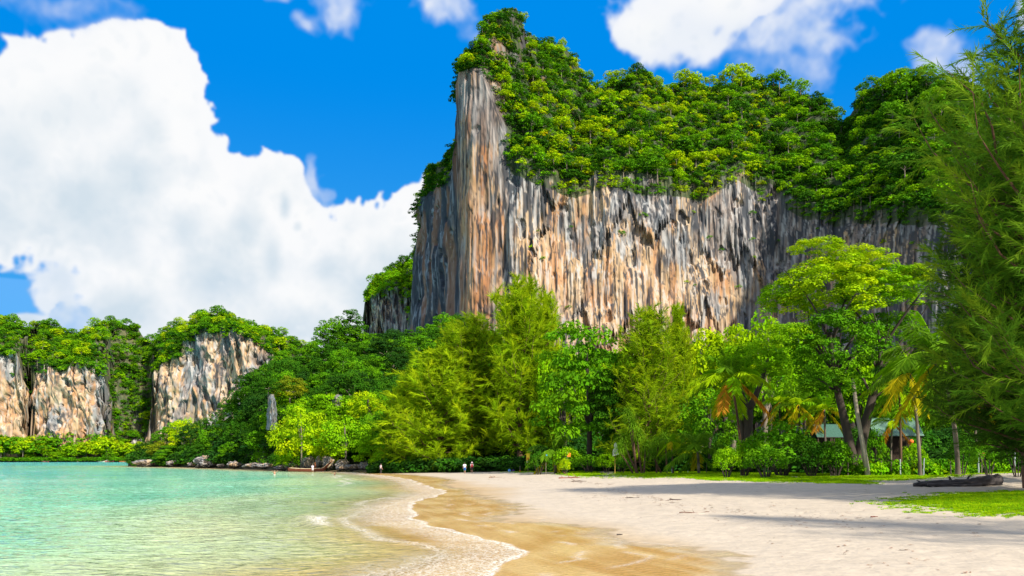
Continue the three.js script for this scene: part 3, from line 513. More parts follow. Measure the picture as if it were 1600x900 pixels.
{ // single trees that stand out on the great cliff
  const r = rng(91), taken = [];
  for (let k = 0; k < 4000 && taken.length < 230; k++) {
    const px = 655 + r() * 830, crest = r() < 0.38, t = crest ? 0.965 + 0.035 * r() : TW - 0.02 + (1 - TW) * r(), [x, y, z] = cliffP(px, t), g = cliffGreen(px, t, x, y, z);
    if (!crest && g < 0.05) continue; if (crest && px > 1296 && px < 1342) continue; if (px > 775 && px < 815 && t > 0.85) continue; if (px < 775 && px > 716 && !crest && r() < 0.6) continue;
    const row = HORIZON - (y - EYE) / -z * F, gap = crest ? 11 : 15; if (taken.some((q) => Math.hypot(q[0] - px, q[1] - row) < gap)) continue; taken.push([px, row]);
    const size = (px > 716 && px < 920 && t > 0.9 ? 1.7 : px < 716 ? 2.2 : 2.6) + 2.9 * r() * r() * (px > 830 ? 1 : 0.4), lit = px < 1200 ? r() : r() * 0.5;  // lit favours pale leaves at the left, so leaf colour carries the shade
    const m = lit > 0.52 ? L.lime : lit > 0.25 ? L.bright : lit > 0.1 ? L.mid : L.deep, flat = r() < 0.2, where = zone(px, CLIFFZONE), words = `${size > 3.2 ? 'large ' : size < 2.4 ? 'small ' : ''}${flat ? 'flat-topped' : 'rounded'} ${toneOf(m)} tree ${crest ? 'on the skyline' : 'on the slope'}, ${where}`;
    jungleTree('cliff_tree', words, crest ? `skyline trees ${where}` : `slope trees ${where}`, new V3(x, y - 0.3, z + 0.6), size, m, flat ? FARFLAT : pick(r, FAR), r() * 6.28, 0.8 + 0.35 * r());
  }
}

// a mountain given by tables of columns, like the great cliff but simpler
function tablesP(T, tw, foot, k = 1, backDepth = 90) {
  return (px, t) => {
    const qx = px + 9 * k * n2(px / 14, t * 5) + 5 * k * n2(px / 4, t * 16), d0 = lin(T.d, qx), top = lin(T.top, px), wall = Math.max(top + 1, lin(T.wall, qx) + 11 * k * n2(px / 16, 1) + 2.5 * k * n2(px / 4.5, 2)), R = lin(T.back, px), yw = Math.max(foot + 1, rowY(wall, d0)), yt = rowY(top, d0 + R); let y, d;
    if (t <= tw) { const s = t / tw; y = lerp(foot, yw, s); d = d0 + 4 * s * s; } else if (t <= 1) { const s = (t - tw) / (1 - tw); d = d0 + 4 + (R - 4) * Math.pow(s, 1.1); y = lerp(yw, yt, Math.pow(s, 0.9)); } else { const s = (t - 1) / 0.25; d = d0 + R + backDepth * s; y = yt * (1 - s * s) - 4 * s; }
    let x = (px - 800) / F * d, z = -d; const slope = sstep(tw, tw + 0.06, t) * sstep(1.12, 0.96, t), w = t <= tw ? 1 : 1 - slope;
    if (t < 1.02) { let o = w * (4.5 * k * ridge(x / 40, y / 60, z / 40) + 2.4 * k * ridge(x / 11, y / 30, z / 11) + 1.1 * k * n3(x / 5, y / 7, z / 5) - 4.5 * k * sstep(0.3, 0.6, n3(x / 13, y / 20 + 8, z / 13) + 0.35 * n3(x / 5, y / 8, z / 5)) * sstep(0, 0.15, t)) + slope * (6 * n3(x / 40, y / 40, z / 40) + 2.5 * n3(x / 12, y / 14, z / 12)); z += o; y += slope * 1.8 * n3(x / 14, 3, z / 14); }
    return [x, y, z];
  };
}
{ // the cliffs across the bay
  const TB = {
    d: [[-160, 655], [0, 650], [36, 654], [44, 676], [50, 672], [56, 660], [110, 652], [160, 660], [176, 690], [215, 698], [238, 690], [248, 668], [300, 662], [400, 640], [440, 652], [540, 700]],
    top: [[-160, 505], [-60, 515], [0, 505], [22, 507], [40, 513], [58, 510], [75, 507], [100, 514], [115, 527], [133, 526], [145, 510], [165, 505], [185, 503], [200, 509], [215, 512], [228, 532], [245, 532], [262, 522], [280, 510], [295, 514], [308, 508], [322, 498], [345, 493], [362, 499], [380, 514], [395, 517], [420, 520], [445, 527], [470, 536], [485, 545], [500, 556], [520, 572], [545, 600]],
    wall: [[-160, 560], [0, 552], [30, 556], [38, 600], [44, 698], [50, 690], [56, 585], [75, 574], [110, 572], [150, 574], [163, 590], [172, 680], [215, 690], [238, 680], [246, 585], [262, 560], [290, 552], [305, 528], [330, 518], [380, 520], [410, 535], [430, 580], [545, 700]],
    back: [[-160, 80], [36, 70], [50, 60], [110, 85], [165, 70], [215, 80], [245, 70], [330, 50], [400, 60], [545, 60]],
  };
  const P = tablesP(TB, 0.62, -2, 0.9), us = steps(-160, 545, 520), ts = [...steps(0, 0.62, 120), ...steps(0.63, 1, 60), ...steps(1.03, 1.25, 5)];
  const green = (px, t, x, y, z) => { const gully = Math.max(sstep(8, 3, Math.abs(px - 46)), sstep(42, 32, Math.abs(px - 205)), sstep(415, 440, px)); return (t > 0.61 ? 0.42 : 0.5 * gully - 0.5) + 0.75 * fbm3(x * 0.03, y * 0.035, z * 0.03, 3) + (t < 0.05 ? 0.5 : 0); };
  mountain('far_cliffs', P, us, ts, (px, t, x, y, z) => { const c = limestone(x, y, z, sstep(240, 60, px) * 0.7 + 0.3 - 0.35 * sstep(300, 330, px) + 0.5 * sstep(0.3, 0.1, t), -0.26 + 0.25 * sstep(0.45, 0.62, t) + 0.10 * sstep(280, 330, px), 1.6).map((q) => Math.min(0.7, q * 1.15)); return mix3(c, [0.05, 0.075, 0.025], 0.85 * sstep(-0.02, 0.25, green(px, t, x, y, z))); });
  const r = rng(133), lists = [[], [], []];
  for (let k = 0; k < 14000 && lists[0].length + lists[1].length + lists[2].length < 4200; k++) { const px = -150 + r() * 680, t = Math.pow(r(), 0.8), [x, y, z] = P(px, t); if (green(px, t, x, y, z) < 0.12 * r()) continue; const s = 2.0 + 2.2 * r() * r(); lists[k % 3].push({ p: new V3(x, y + s * 0.3, z + s * 0.5), s: [s, s * 0.85, s], turn: r() * 6.28, tint: hueTint(r, 0.4) }); }
  lists.forEach((g, k) => scatter('bay_shrubs', CLUMP[k], [L.mid, L.bright, L.deep][k], g, ['jungle shrubs covering the cliffs across the bay', 'bright green shrubs among the jungle across the bay', 'dark shrubs in the gullies of the cliffs across the bay'][k], 'shrubs'));
  const rim = []; for (let k = 0; k < 260; k++) { const px = -60 + 372 * r(), d = 640.5 + 8 * r(), s = 1.2 + 1.6 * r(); rim.push({ p: new V3((px - 800) / F * d, 0.5 + 0.4 * s, -d), s: [s * 1.3, s, s], turn: r() * 6, tint: hueTint(r, 0.4) }); } scatter('shore_bushes', CLUMP[0], L.mid, rim, 'green bushes along the far shore', 'bushes');
  // separate trees: along the crest, then along the far shore
  let last = -99; for (let px = -60; px < 500; px += 5.5 + 7 * r()) { const [x, y, z] = P(px, 0.97 + 0.03 * r()), s = 2.6 + 2.4 * r(), m = pick(r, [L.mid, L.bright, L.mid, L.lime]), where = zone(px, BAYZONE); jungleTree('bay_tree', `${s > 4 ? 'large ' : s < 3.2 ? 'small ' : ''}${toneOf(m)} skyline tree across the bay, ${where}`, `skyline trees ${where}`, new V3(x, y - 0.5, z + 1), s, m, pick(r, FAR), r() * 6, 0.8 + 0.3 * r()); }
  for (let k = 0; k < 55; k++) { const px = -40 + 500 * r(), t = 0.64 + 0.3 * r(), [x, y, z] = P(px, t); if (green(px, t, x, y, z) < 0) continue; const s = 3.2 + 2.6 * r(), m = pick(r, [L.bright, L.mid, L.lime, L.lime]), where = zone(px, BAYZONE); jungleTree('bay_tree', `${s > 4.8 ? 'large ' : ''}${toneOf(m)} tree across the bay, ${where}`, `slope trees across the bay ${where}`, new V3(x, y - 0.4, z + 1), s, m, pick(r, FAR), r() * 6, 0.8 + 0.3 * r()); }
  for (let k = 0; k < 95; k++) { const px = -60 + 370 * (k + r()) / 95, d = 643 + 16 * r(), h = 3.6 + 7 * r() * r() + ((px > 60 && px < 170) || px < 36 ? 1.5 : 0); const m = pick(r, [L.bright, L.mid, L.bright, L.lime, L.lime]), where = zone(px, [[45, 'at the left edge'], [110, 'below the left of the orange cliff'], [170, 'below the right of the orange cliff'], [245, 'below the green gully'], [9999, 'beside the headland']]); jungleTree('bay_tree', `${h > 6 ? 'tall ' : 'low '}${toneOf(m)} tree on the far shore ${where}`, `far shore trees ${where}`, new V3((px - 800) / F * d, 0.3 + (d - 643) * 0.15, -d), h, m, pick(r, FAR), r() * 6, 0.75 + 0.4 * r()); }
}
{ // the smaller limestone tower behind the left flank of the great cliff
  const TS = { d: [[568, 500], [580, 486], [600, 470], [640, 458], [720, 455]], top: [[568, 500], [573, 462], [580, 450], [590, 438], [600, 430], [612, 420], [625, 412], [640, 408], [655, 404], [680, 410], [720, 420]], wall: [[568, 505], [573, 468], [590, 458], [612, 452], [640, 452], [720, 450]], back: [[568, 8], [600, 24], [640, 30], [720, 30]] };
  const base = tablesP(TS, 0.62, -2, 0.55, 60), P = (px, t) => { const p = base(px, t); if (t < 0.6) p[0] += 9 * sstep(625, 570, px) * (1 - t / 0.6) * 0.8; return p; };
  const green = (px, t, x, y, z) => (t > 0.6 ? 0.4 : -0.6 + 0.75 * sstep(612, 640, px) * sstep(0.42, 0.56, t)) + 0.5 * fbm3(x * 0.08, y * 0.08, z * 0.08, 3);
  mountain('limestone_tower', P, steps(568, 720, 190), [...steps(0, 0.62, 150), ...steps(0.63, 1, 40), ...steps(1.04, 1.25, 4)], (px, t, x, y, z) => mix3(limestone(x, y, z, 0.1, 0.45), [0.05, 0.07, 0.025], 0.8 * sstep(0, 0.3, green(px, t, x, y, z))));
  const r = rng(171), list = [];
  for (let k = 0; k < 3000 && list.length < 420; k++) { const px = 573 + r() * 100, t = 0.3 + 0.7 * r(), [x, y, z] = P(px, t); if (green(px, t, x, y, z) < 0.1 * r()) continue; const s = 1.2 + 1.5 * r() * r(); list.push({ p: new V3(x, y + 0.3 * s, z + 0.4 * s), s, turn: r() * 6, tint: hueTint(r, 0.45) }); }
  scatter('tower_shrubs', CLUMP[1], L.bright, list, 'bright green shrubs on the top of the smaller limestone tower', 'shrubs');
  for (let px = 574; px < 655; px += 6 + 6 * r()) { const [x, y, z] = P(px, 0.98), side = px < 600 ? 'on the left edge' : px < 630 ? 'on the middle' : 'on the right end'; jungleTree('tower_tree', `small tree ${side} of the rim of the smaller limestone tower`, `trees ${side} of the rim of the smaller tower`, new V3(x, y - 0.4, z + 0.5), 1.6 + 1.6 * r(), pick(r, [L.mid, L.deep, L.bright]), pick(r, FAR), r() * 6); }
}
// ------------------------------------------------------------------ forested hill at the left of the beach
const hillTop = [[200, 728], [215, 726], [240, 715], [280, 708], [340, 700], [365, 668], [390, 632], [415, 604], [440, 588], [480, 588], [500, 572], [540, 552], [570, 548], [600, 556], [650, 558], [690, 545], [720, 532], [770, 545], [830, 600]];
const hillFoot = [[200, 309], [320, 256], [430, 206], [500, 193], [600, 186], [700, 196], [830, 205]], hillRidge = [[200, 322], [370, 290], [480, 278], [600, 292], [720, 318], [830, 330]];
function hillP(px, t) {
  const a = lin(hillFoot, px), b = lin(hillRidge, px), yt = rowY(lin(hillTop, px), b); let y, d;
  if (t <= 1) { d = lerp(a, b, t); y = -0.4 + (yt + 0.4) * Math.pow(t, 0.72); } else { const s = (t - 1) / 0.25; d = b + 50 * s; y = yt * (1 - s * s) - 3 * s; }
  const x = (px - 800) / F * d; y += 1.6 * n2(x / 16, d / 16) * sstep(0.03, 0.2, t); return [x, y, -d];
}
mountain('forested_hill', hillP, steps(200, 830, 150), [...steps(0, 1, 60), ...steps(1.05, 1.25, 5)], (px, t, x, y, z) => { const n = fbm3(x * 0.1, y * 0.1, z * 0.1, 3); return mix3([0.045, 0.055, 0.02], [0.16, 0.14, 0.11], sstep(0.25, 0.5, n)); });
{
  const r = rng(211), list = [[], []], taken = [];
  for (let k = 0; k < 2400; k++) { const px = 212 + r() * 600, t = 0.02 + r() * 1.0, [x, y, z] = hillP(px, t), s = 1.3 + 1.9 * r(); list[k % 2].push({ p: new V3(x, y + 0.4 * s, z), s: [s, s * 0.9, s], turn: r() * 6, tint: hueTint(r, 0.4) }); }
  list.forEach((g, k) => scatter('hill_undergrowth', CLUMP[k], [L.dark, L.deep][k], g, ['dark undergrowth covering the forested hill', 'green undergrowth between the trees of the forested hill'][k], 'undergrowth'));
  for (let k = 0; k < 5000 && taken.length < 200; k++) {
    const px = 222 + r() * 590, crest = r() < 0.25, t = crest ? 0.94 + 0.06 * r() : 0.04 + 0.92 * r(), [x, y, z] = hillP(px, t), row = HORIZON - (y - EYE) / -z * F;
    if (taken.some((q) => Math.hypot((q[0] - px) * 0.85, q[1] - row) < (crest ? 14 : 15))) continue; if (Math.abs(px - 424) < 15 && row > 612 && row < 682) continue; taken.push([px, row]);
    const size = (3.2 + 1.9 * r()) * (-z > 250 ? 1.1 : 0.92), m = row > 660 && px > 430 ? pick(r, [L.mid, L.bright, L.mid]) : pick(r, [L.dark, L.deep, L.mid, L.mid, L.deep]);  // leaf colour carries the hill shade, with a brighter sunlit patch low down
    const where = zone(px, HILLZONE), hgt = crest ? 'on the crest' : row > 670 ? 'low down' : row > 610 ? 'half way up' : 'high up'; jungleTree('jungle_tree', `${size > 4.6 ? 'large ' : size < 3.6 ? 'small ' : ''}${toneOf(m)} tree ${hgt}, ${where}`, `trees ${hgt}, ${where}`, new V3(x, y - 0.4, z), size, m, r() < 0.07 ? TIER[k % 2] : pick(r, MID), r() * 6.28, 0.85 + 0.4 * r());
  }
}
// the flat-topped tree that rises above the crest of the hill
jungleTree('umbrella_tree', 'tall flat-topped tree rising above the crest of the forested hill', undefined, new V3(...hillP(548, 0.98)), 5.0, L.deep, TIER[0], 1, 1.35);
jungleTree('round_tree', 'round olive green tree on the hill above the pale streaked rock', undefined, ray(452, 640, 222), 4.3, L.olive, MID[1], 2, 1.0);
{ // bare rock showing through the forest
  const face = (label, cx, half, row0, row1, d, taper) => {
    const P = (u, t) => { const w = half * (1 - taper * t * t), px = cx + u * w + 1.2 * n2(t * 5, u * 2 + cx), dd = d + 7 * u * u + 3 * t * t + 5 * sstep(0.85, 1, t) - 0.5 * ridge(px / 4, t * 1.5, cx) - 0.3 * n3(px / 2, t * 6, cx); const q = ray(px, 0, dd); return [q.x, rowY(lerp(row0, row1, t), dd), q.z]; };
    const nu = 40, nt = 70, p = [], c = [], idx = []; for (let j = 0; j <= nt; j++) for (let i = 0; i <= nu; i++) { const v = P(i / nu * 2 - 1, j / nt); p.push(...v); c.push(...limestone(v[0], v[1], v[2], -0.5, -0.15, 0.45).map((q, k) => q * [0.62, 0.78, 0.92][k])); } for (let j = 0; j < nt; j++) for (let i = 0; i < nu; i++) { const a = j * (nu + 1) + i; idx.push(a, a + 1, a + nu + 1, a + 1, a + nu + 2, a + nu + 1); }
    const g = new THREE.BufferGeometry(); g.setAttribute('position', new THREE.Float32BufferAttribute(p, 3)); g.setAttribute('color', new THREE.Float32BufferAttribute(c, 3)); g.setIndex(idx); g.computeVertexNormals(); return tag(part(numbered('rock_outcrop'), g, rockMat, scene), label, 'rock face');
  };
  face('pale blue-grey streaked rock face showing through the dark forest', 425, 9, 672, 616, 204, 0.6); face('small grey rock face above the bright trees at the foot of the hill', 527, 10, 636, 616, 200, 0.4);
  for (const [px, py, d, s, m] of [[446, 650, 207, 3.4, L.deep], [420, 604, 212, 3.0, L.deep], [444, 694, 204, 2.8, L.deep], [510, 612, 204, 2.6, L.deep], [548, 630, 200, 2.4, L.mid], [528, 600, 206, 2.8, L.dark]]) jungleTree('jungle_tree', `dark tree pressed close ${px < 480 ? 'around the pale streaked rock face' : 'around the small grey rock face'} on the forested hill`, `trees ${px < 480 ? 'around the pale streaked rock' : 'around the small grey rock'}`, ray(px, py, d + 5).add(new V3(0, -s * 1.1, 0)), s, m, MID[Math.round(px) % 4], px, 0.9);
}

// ------------------------------------------------------------------ trees, palms and shrubs behind the beach
const TRUNKS = [71, 72, 73].map((s) => trunkGeo(s, { h: 1, rad: 0.034, crownY: 0.72, crownR: 0.22, crownH: 0.3, limbs: 8, lean: [0.03 * (s - 72), 0] }));
function frontTree(name, label, px, d, rowTop, rowBot, half, geo, mat, o = {}) {
  const base = onGround(px, d, -0.1), yT = rowY(rowTop, d), yB = rowY(rowBot, d), r = half / F * d, h = yT - base.y;
  const g = thing(name, label, o.category ?? 'tree', base.toArray(), 0, o.group);
  const t = part('trunk', TRUNKS[o.trunk ?? 0], o.bark ?? M.barkDark, g); t.scale.set(h * (o.thick ?? 0.8), h * 0.92, h * (o.thick ?? 0.8)); t.rotation.y = px;
  const c = part('crown', geo, mat, g); c.position.y = (yT + yB) / 2 - base.y; c.scale.set(r, (yT - yB) / 2 / 0.86, r * (o.deep ?? 0.9)); c.rotation.y = o.turn ?? px * 0.7;
  return g;
}
const OAK = [
  sheoakGeo(31, { h: 20, r: 6.6, nb: 120, twigs: 16, needles: 24, len: 0.8, w: 0.10, low: 0.06, drop: 0.15, shape: [[0, 0.8], [0.25, 1], [0.6, 0.9], [0.85, 0.6], [1, 0.32]] }),
  sheoakGeo(32, { h: 20, r: 5.6, nb: 115, twigs: 15, needles: 24, len: 0.8, w: 0.10, low: 0.12, drop: 0.1, shape: [[0, 0.6], [0.3, 0.95], [0.7, 1], [0.9, 0.75], [1, 0.45]] }),
  sheoakGeo(33, { h: 20, r: 6.0, nb: 115, twigs: 15, needles: 24, len: 0.8, w: 0.10, low: 0.03, drop: 0.2, shape: [[0, 0.95], [0.3, 1], [0.7, 0.75], [0.9, 0.5], [1, 0.28]] }),
];
function sheoak(label, px, d, rowTop, half, k, mat, turn = 0) {
  const base = onGround(px, d, -0.1), h = rowY(rowTop, d) - base.y, g = thing('casuarina_tree', label, 'casuarina', base.toArray(), turn), w = half / F * d / [6.6, 5.6, 6.0][k];
  part('trunk', OAK[k].wood, M.barkRed, g).scale.set(w, h / 20, w); part('foliage', OAK[k].leaf, mat, g).scale.set(w, h / 20, w); return g;
}
sheoak('tall yellow-green casuarina, left of the two tallest in front of the cliff corner', 738, 162, 524, 76, 1, L.needle, 0.4);
sheoak('broad olive casuarina sweeping down to the sand behind the two strollers', 688, 158, 556, 90, 0, L.needle, 2.1);
sheoak('low spreading casuarina at the left end of the casuarina row', 638, 168, 592, 55, 2, L.needle, 4.0);
sheoak('tallest casuarina, its feathery twin tops against the orange rock wall', 812, 154, 474, 66, 1, L.needle, 1.2);
sheoak('slim casuarina close behind the right shoulder of the tallest one', 856, 158, 476, 40, 2, L.needle, 5.2);
sheoak('pointed green casuarina between the dark almond tree and the pandanus', 1018, 120, 497, 74, 0, L.needle, 3.1);
sheoak('slender pointed casuarina top right of the pointed green casuarina', 1058, 125, 494, 38, 2, L.needle, 0.9);
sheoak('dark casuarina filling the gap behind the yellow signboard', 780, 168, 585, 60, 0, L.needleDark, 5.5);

frontTree('almond_tree', 'dark green almond tree with flat leafy tiers left of the pointed casuarina', 915, 127, 522, 712, 74, TIER[0], L.mid, { trunk: 1 });
frontTree('almond_tree', 'lower dark tiered tree under the right side of the almond tree', 962, 124, 590, 715, 50, TIER[1], L.deep, { trunk: 2 });
frontTree('broadleaf_tree', 'bright green tree right of the pointed casuarina, below the grey wall', 1095, 138, 522, 690, 58, MID[0], L.lime, { bark: M.barkGrey });
frontTree('broadleaf_tree', 'yellow-green tree behind the first coconut palm', 1148, 136, 508, 680, 55, MID[1], L.lime, { bark: M.barkGrey });
frontTree('broadleaf_tree', 'light green tree touching the left edge of the big leafy tree', 1198, 132, 495, 690, 52, MID[2], L.bright, { bark: M.barkGrey });
frontTree('broadleaf_tree', 'shady tree behind the pandanus stems', 1040, 126, 600, 725, 60, MID[3], L.deep);
frontTree('broadleaf_tree', 'shady green tree under the first coconut palm', 1110, 112, 612, 725, 52, MID[0], L.mid);
frontTree('broadleaf_tree', 'bright tree at the back between the tallest casuarina and the almond tree', 880, 150, 545, 690, 40, MID[2], L.bright);
frontTree('broadleaf_tree', 'large bright green tree on the rocks at the water edge', 470, 188, 636, 742, 48, MID[1], L.lime, { bark: M.barkGrey, trunk: 1, thick: 0.5 });
frontTree('broadleaf_tree', 'bright green spreading tree right of the large one on the rocks', 540, 184, 654, 734, 46, MID[2], L.bright, { bark: M.barkGrey });
frontTree('broadleaf_tree', 'bright green tree beside the left end of the casuarina row', 592, 176, 660, 738, 40, MID[3], L.bright, { bark: M.barkGrey });
frontTree('broadleaf_tree', 'lime green umbrella-shaped tree half way up the hill behind the bright trees', 572, 196, 614, 668, 32, MID[0], L.lime, { trunk: 2 });
frontTree('broadleaf_tree', 'low bright tree in front of the hill between the umbrella-shaped tree and the casuarinas', 618, 170, 640, 730, 34, MID[1], L.mid);
frontTree('broadleaf_tree', 'pale lime tree with a visible trunk at the tip of the headland', 288, 292, 654, 712, 24, MID[3], L.lime, { bark: M.barkPale, thick: 0.9 });
frontTree('broadleaf_tree', 'small bright tree above the boulder on the headland', 352, 268, 686, 722, 13, MID[0], L.lime, { bark: M.barkPale });
frontTree('broadleaf_tree', 'olive tree at the outer end of the headland above the dark flat rock', 250, 300, 690, 722, 22, MID[2], L.olive, { bark: M.barkGrey });
const FRONTZONE = [[700, 'left of the casuarina row'], [790, 'behind the broad casuarina'], [880, 'behind the tallest casuarina'], [980, 'behind the almond tree'], [1080, 'behind the pointed casuarina'], [1200, 'behind the first coconut palm'], [1330, 'behind the big leafy tree'], [1440, 'behind the hut'], [9999, 'behind the dark casuarinas at the right']];
{ // forest behind the front row
  const r = rng(301); let n = 0;
  for (let px = 600; px < 1600; px += 17 + 10 * r()) for (let row = 0; row < 2; row++) {
    const d = 165 + 40 * r() + row * 55, top = lin([[600, 640], [720, 600], [770, 575], [880, 545], [1000, 540], [1200, 535], [1600, 560]], px) + 45 * r() - row * 12, m = pick(r, [L.mid, L.deep, L.bright, L.mid]);
    if (px < 760 && row) continue;
    frontTree('forest_tree', `${toneOf(m)} tree ${['behind the front row', 'at the back of the forest'][row]}, ${zone(px, FRONTZONE)}`, px, d, top, Math.min(top + 130, 715), 36 + 14 * r(), MID[n++ % 4], m, { group: `${['trees behind the front row', 'trees at the back of the forest'][row]} ${zone(px, FRONTZONE)}`, trunk: n % 3 });
  }
}
{ // the big leafy tree with two leaning stems
  const d = 85, base = onGround(1338, d, 0), g = thing('broadleaf_tree', 'big bright leafy tree with two dark leaning stems in front of the hut', 'tree', base.toArray()), b = new Buf(), q = (px, py, dd = d) => ray(px, py, dd).sub(base), r = rng(9);
  const sh = (t, s) => { const k = 0.8 + 0.4 * Math.abs(n2(t * 10, s * 5)); return [k, k, k]; };
  const stem = (pts, r0, r1) => { const c = new THREE.CatmullRomCurve3(pts).getPoints(14); b.tube(c, (t) => lerp(r0, r1, t), 10, sh); return c; };
  const s1 = stem([q(1338, 738), q(1330, 705), q(1318, 650), q(1304, 590), q(1296, 520, 83)], 0.55, 0.2), s2 = stem([q(1341, 738), q(1345, 700), q(1358, 640), q(1374, 575), q(1378, 510, 87)], 0.6, 0.22);
  for (let k = 0; k < 22; k++) { const s = k % 2 ? s1 : s2, p = s[8 + (k % 6)], a = k * 2.4; b.tube(bent(p, new V3((k % 2 ? -2.5 : 2.5) + Math.cos(a) * 4.5, p.y + 2 + 6 * r(), Math.sin(a) * 4.5), 0.4, 1.5, 6, r), (t) => 0.16 - 0.13 * t, 6, sh); }
  part('trunk', b.geo(true), M.barkDark, g);
  const up = crownGeo(701, { clumps: 95, per: 120, leaf: 0.062, ry: 0.8, under: -0.75, size: 0.2, core: 0.5 }), side = crownGeo(702, { clumps: 50, per: 110, leaf: 0.075, ry: 0.7, under: -0.6, size: 0.25, core: 0.45 });
  const put = (geo, px, py, hx, hy, dd, mat) => { const c = part('crown', geo, mat, g); c.position.copy(q(px, py, dd)); c.scale.set(hx / F * dd, hy / F * dd / 0.8, hx / F * dd * 0.9); c.rotation.y = px; };
  put(up, 1300, 455, 84, 52, 85, L.lime); put(up, 1372, 455, 70, 40, 86, L.bright); put(side, 1275, 388, 40, 18, 84, L.lime); put(side, 1340, 412, 62, 26, 87, L.lime); put(side, 1425, 432, 34, 20, 85, L.lime); put(side, 1228, 468, 40, 34, 86, L.bright); put(up, 1308, 545, 80, 58, 84, L.mid); put(side, 1238, 530, 40, 30, 83, L.bright); put(side, 1385, 520, 50, 36, 88, L.mid); put(side, 1290, 600, 50, 28, 83, L.mid);
}
{ // forked dark stems with a light crown
  const d = 97, base = onGround(1168, d, 0), g = thing('broadleaf_tree', 'tree with a dark forked trunk beside the first coconut palm', 'tree', base.toArray()), b = new Buf(), q = (px, py, dd = d) => ray(px, py, dd).sub(base);
  const stem = (pts, r0, r1) => b.tube(new THREE.CatmullRomCurve3(pts).getPoints(12), (t) => lerp(r0, r1, t), 9, (t, s) => { const k = 0.8 + 0.4 * Math.abs(n2(t * 9 + r0, s * 5)); return [k, k, k]; });
  stem([q(1167, 735), q(1168, 690), q(1169, 640)], 0.62, 0.5); stem([q(1169, 642), q(1160, 620), q(1150, 590), q(1140, 560)], 0.4, 0.16); stem([q(1169, 642), q(1180, 620), q(1190, 594), q(1200, 560)], 0.42, 0.16); stem([q(1163, 735), q(1160, 680), q(1157, 640)], 0.3, 0.16);
  part('trunk', b.geo(true), M.barkDark, g);
  const c = part('crown', MID[2], L.bright, g); c.position.copy(q(1178, 572)); c.scale.set(3.6, 3.2, 3.2);
  const c2 = part('crown', MID[0], L.bright, g); c2.position.copy(q(1136, 640)); c2.scale.set(1.8, 2.6, 1.8);
}
{ // pale leaning dead stem
  const d = 83, base = onGround(1354, d, 0), b = new Buf(); b.tube([ray(1356, 742, d), ray(1350, 705, d), ray(1340, 650, d), ray(1332, 590, d)].map((p) => p.sub(base)), (t) => 0.26 - 0.1 * t, 9, (t, s) => { const k = 0.75 + 0.4 * Math.abs(n2(t * 7, s * 6)); return [k, k, k]; });
  const o = tag(part(numbered('pale_trunk'), b.geo(true), M.barkPale, scene), 'pale grey bare trunk leaning between the two dark stems', 'tree trunk'); o.position.copy(base);
}
// palms
function palm(name, label, baseP, crownP, n, len, mats, o = {}) {
  const g = thing(name, label, 'palm', baseP.toArray()), r = rng(o.seed ?? Math.round(len * 977 + n)), top = crownP.clone().sub(baseP), b = new Buf();
  const ctrl = new V3(top.x * 0.15 + (o.bow ?? 0), top.y * 0.5, top.z * 0.3), c = new THREE.QuadraticBezierCurve3(new V3(0, -0.2, 0), ctrl, top).getPoints(26), rad = o.rad ?? 0.17;
  b.tube(c, (t) => rad * (1.35 - 0.35 * Math.min(1, t * 7)) * (1 - 0.35 * t) * (1 + 0.05 * Math.sin(t * 150)), 9, (t, s) => { const k = 0.75 + 0.25 * Math.sin(t * 150) + 0.15 * n2(t * 8, s * 4); return [k, k, k]; });
  part('trunk', b.geo(true), o.bark ?? M.barkGrey, g);
  for (let k = 0; k < n; k++) {
    const u = (k + 0.5) / n, shape = clamp(Math.floor(u * 6 + (r() - 0.5) * 0.8), 0, 5), f = part('frond', FROND[shape], pick(r, shape > 4 || (shape > 3 && r() < 0.3) ? mats.old : shape > 1 ? mats.mid : mats.young), g);
    f.position.copy(top); f.rotation.y = k * 2.39996 + r() * 0.4; f.scale.set(len * (0.85 + 0.3 * r()), len, len);
  }
  if (o.nuts) { const nb = new THREE.SphereGeometry(0.13, 10, 8), nm = std([0.12, 0.10, 0.03], 0.7); for (let k = 0; k < 6; k++) { const m = part('coconut', nb, nm, g); m.position.set(top.x + 0.3 * Math.cos(k), top.y - 0.3 - 0.1 * (k % 2), top.z + 0.3 * Math.sin(k)); } }
  return g;
}
const greenF = { young: [L.palm, L.bright], mid: [L.palm, L.palm, L.bright], old: [L.palm, L.gold] }, goldF = { young: [L.palm, L.bright], mid: [L.bright, L.lime, L.palm], old: [L.gold, L.lime, L.gold, L.rust] }, darkF = { young: [L.palm], mid: [L.palm, L.deep], old: [L.palm, L.gold] };
const G0 = (px, d) => onGround(px, d, 0);
palm('coconut_palm', 'coconut palm with golden hanging fronds beside the forked dark trunk', G0(1160, 92), ray(1141, 588, 91), 21, 4.6, goldF, { seed: 3, nuts: 1, bark: M.barkRed });
palm('coconut_palm', 'coconut palm with long sweeping fronds in front of the dark casuarina', G0(1497, 72), ray(1468, 560, 70), 22, 5.6, greenF, { seed: 4, rad: 0.2, nuts: 1 });
palm('coconut_palm', 'coconut palm with a thin pale-edged trunk right of the hut', G0(1438, 79), ray(1423, 584, 79), 18, 4.2, darkF, { seed: 5, rad: 0.17 });
palm('coconut_palm', 'slim coconut palm standing right in front of the hut', G0(1408, 84), ray(1405, 604, 84), 16, 3.6, goldF, { seed: 6, rad: 0.13, bark: M.barkRed });
palm('coconut_palm', 'coconut palm half hidden behind the shaded casuarina', G0(1530, 88), ray(1512, 610, 88), 16, 4.4, darkF, { seed: 7 });
palm('young_palm', 'golden young palm left of the two dark leaning stems', G0(1252, 101), ray(1247, 632, 101), 16, 3.6, goldF, { seed: 8, rad: 0.15, bark: M.barkRed });
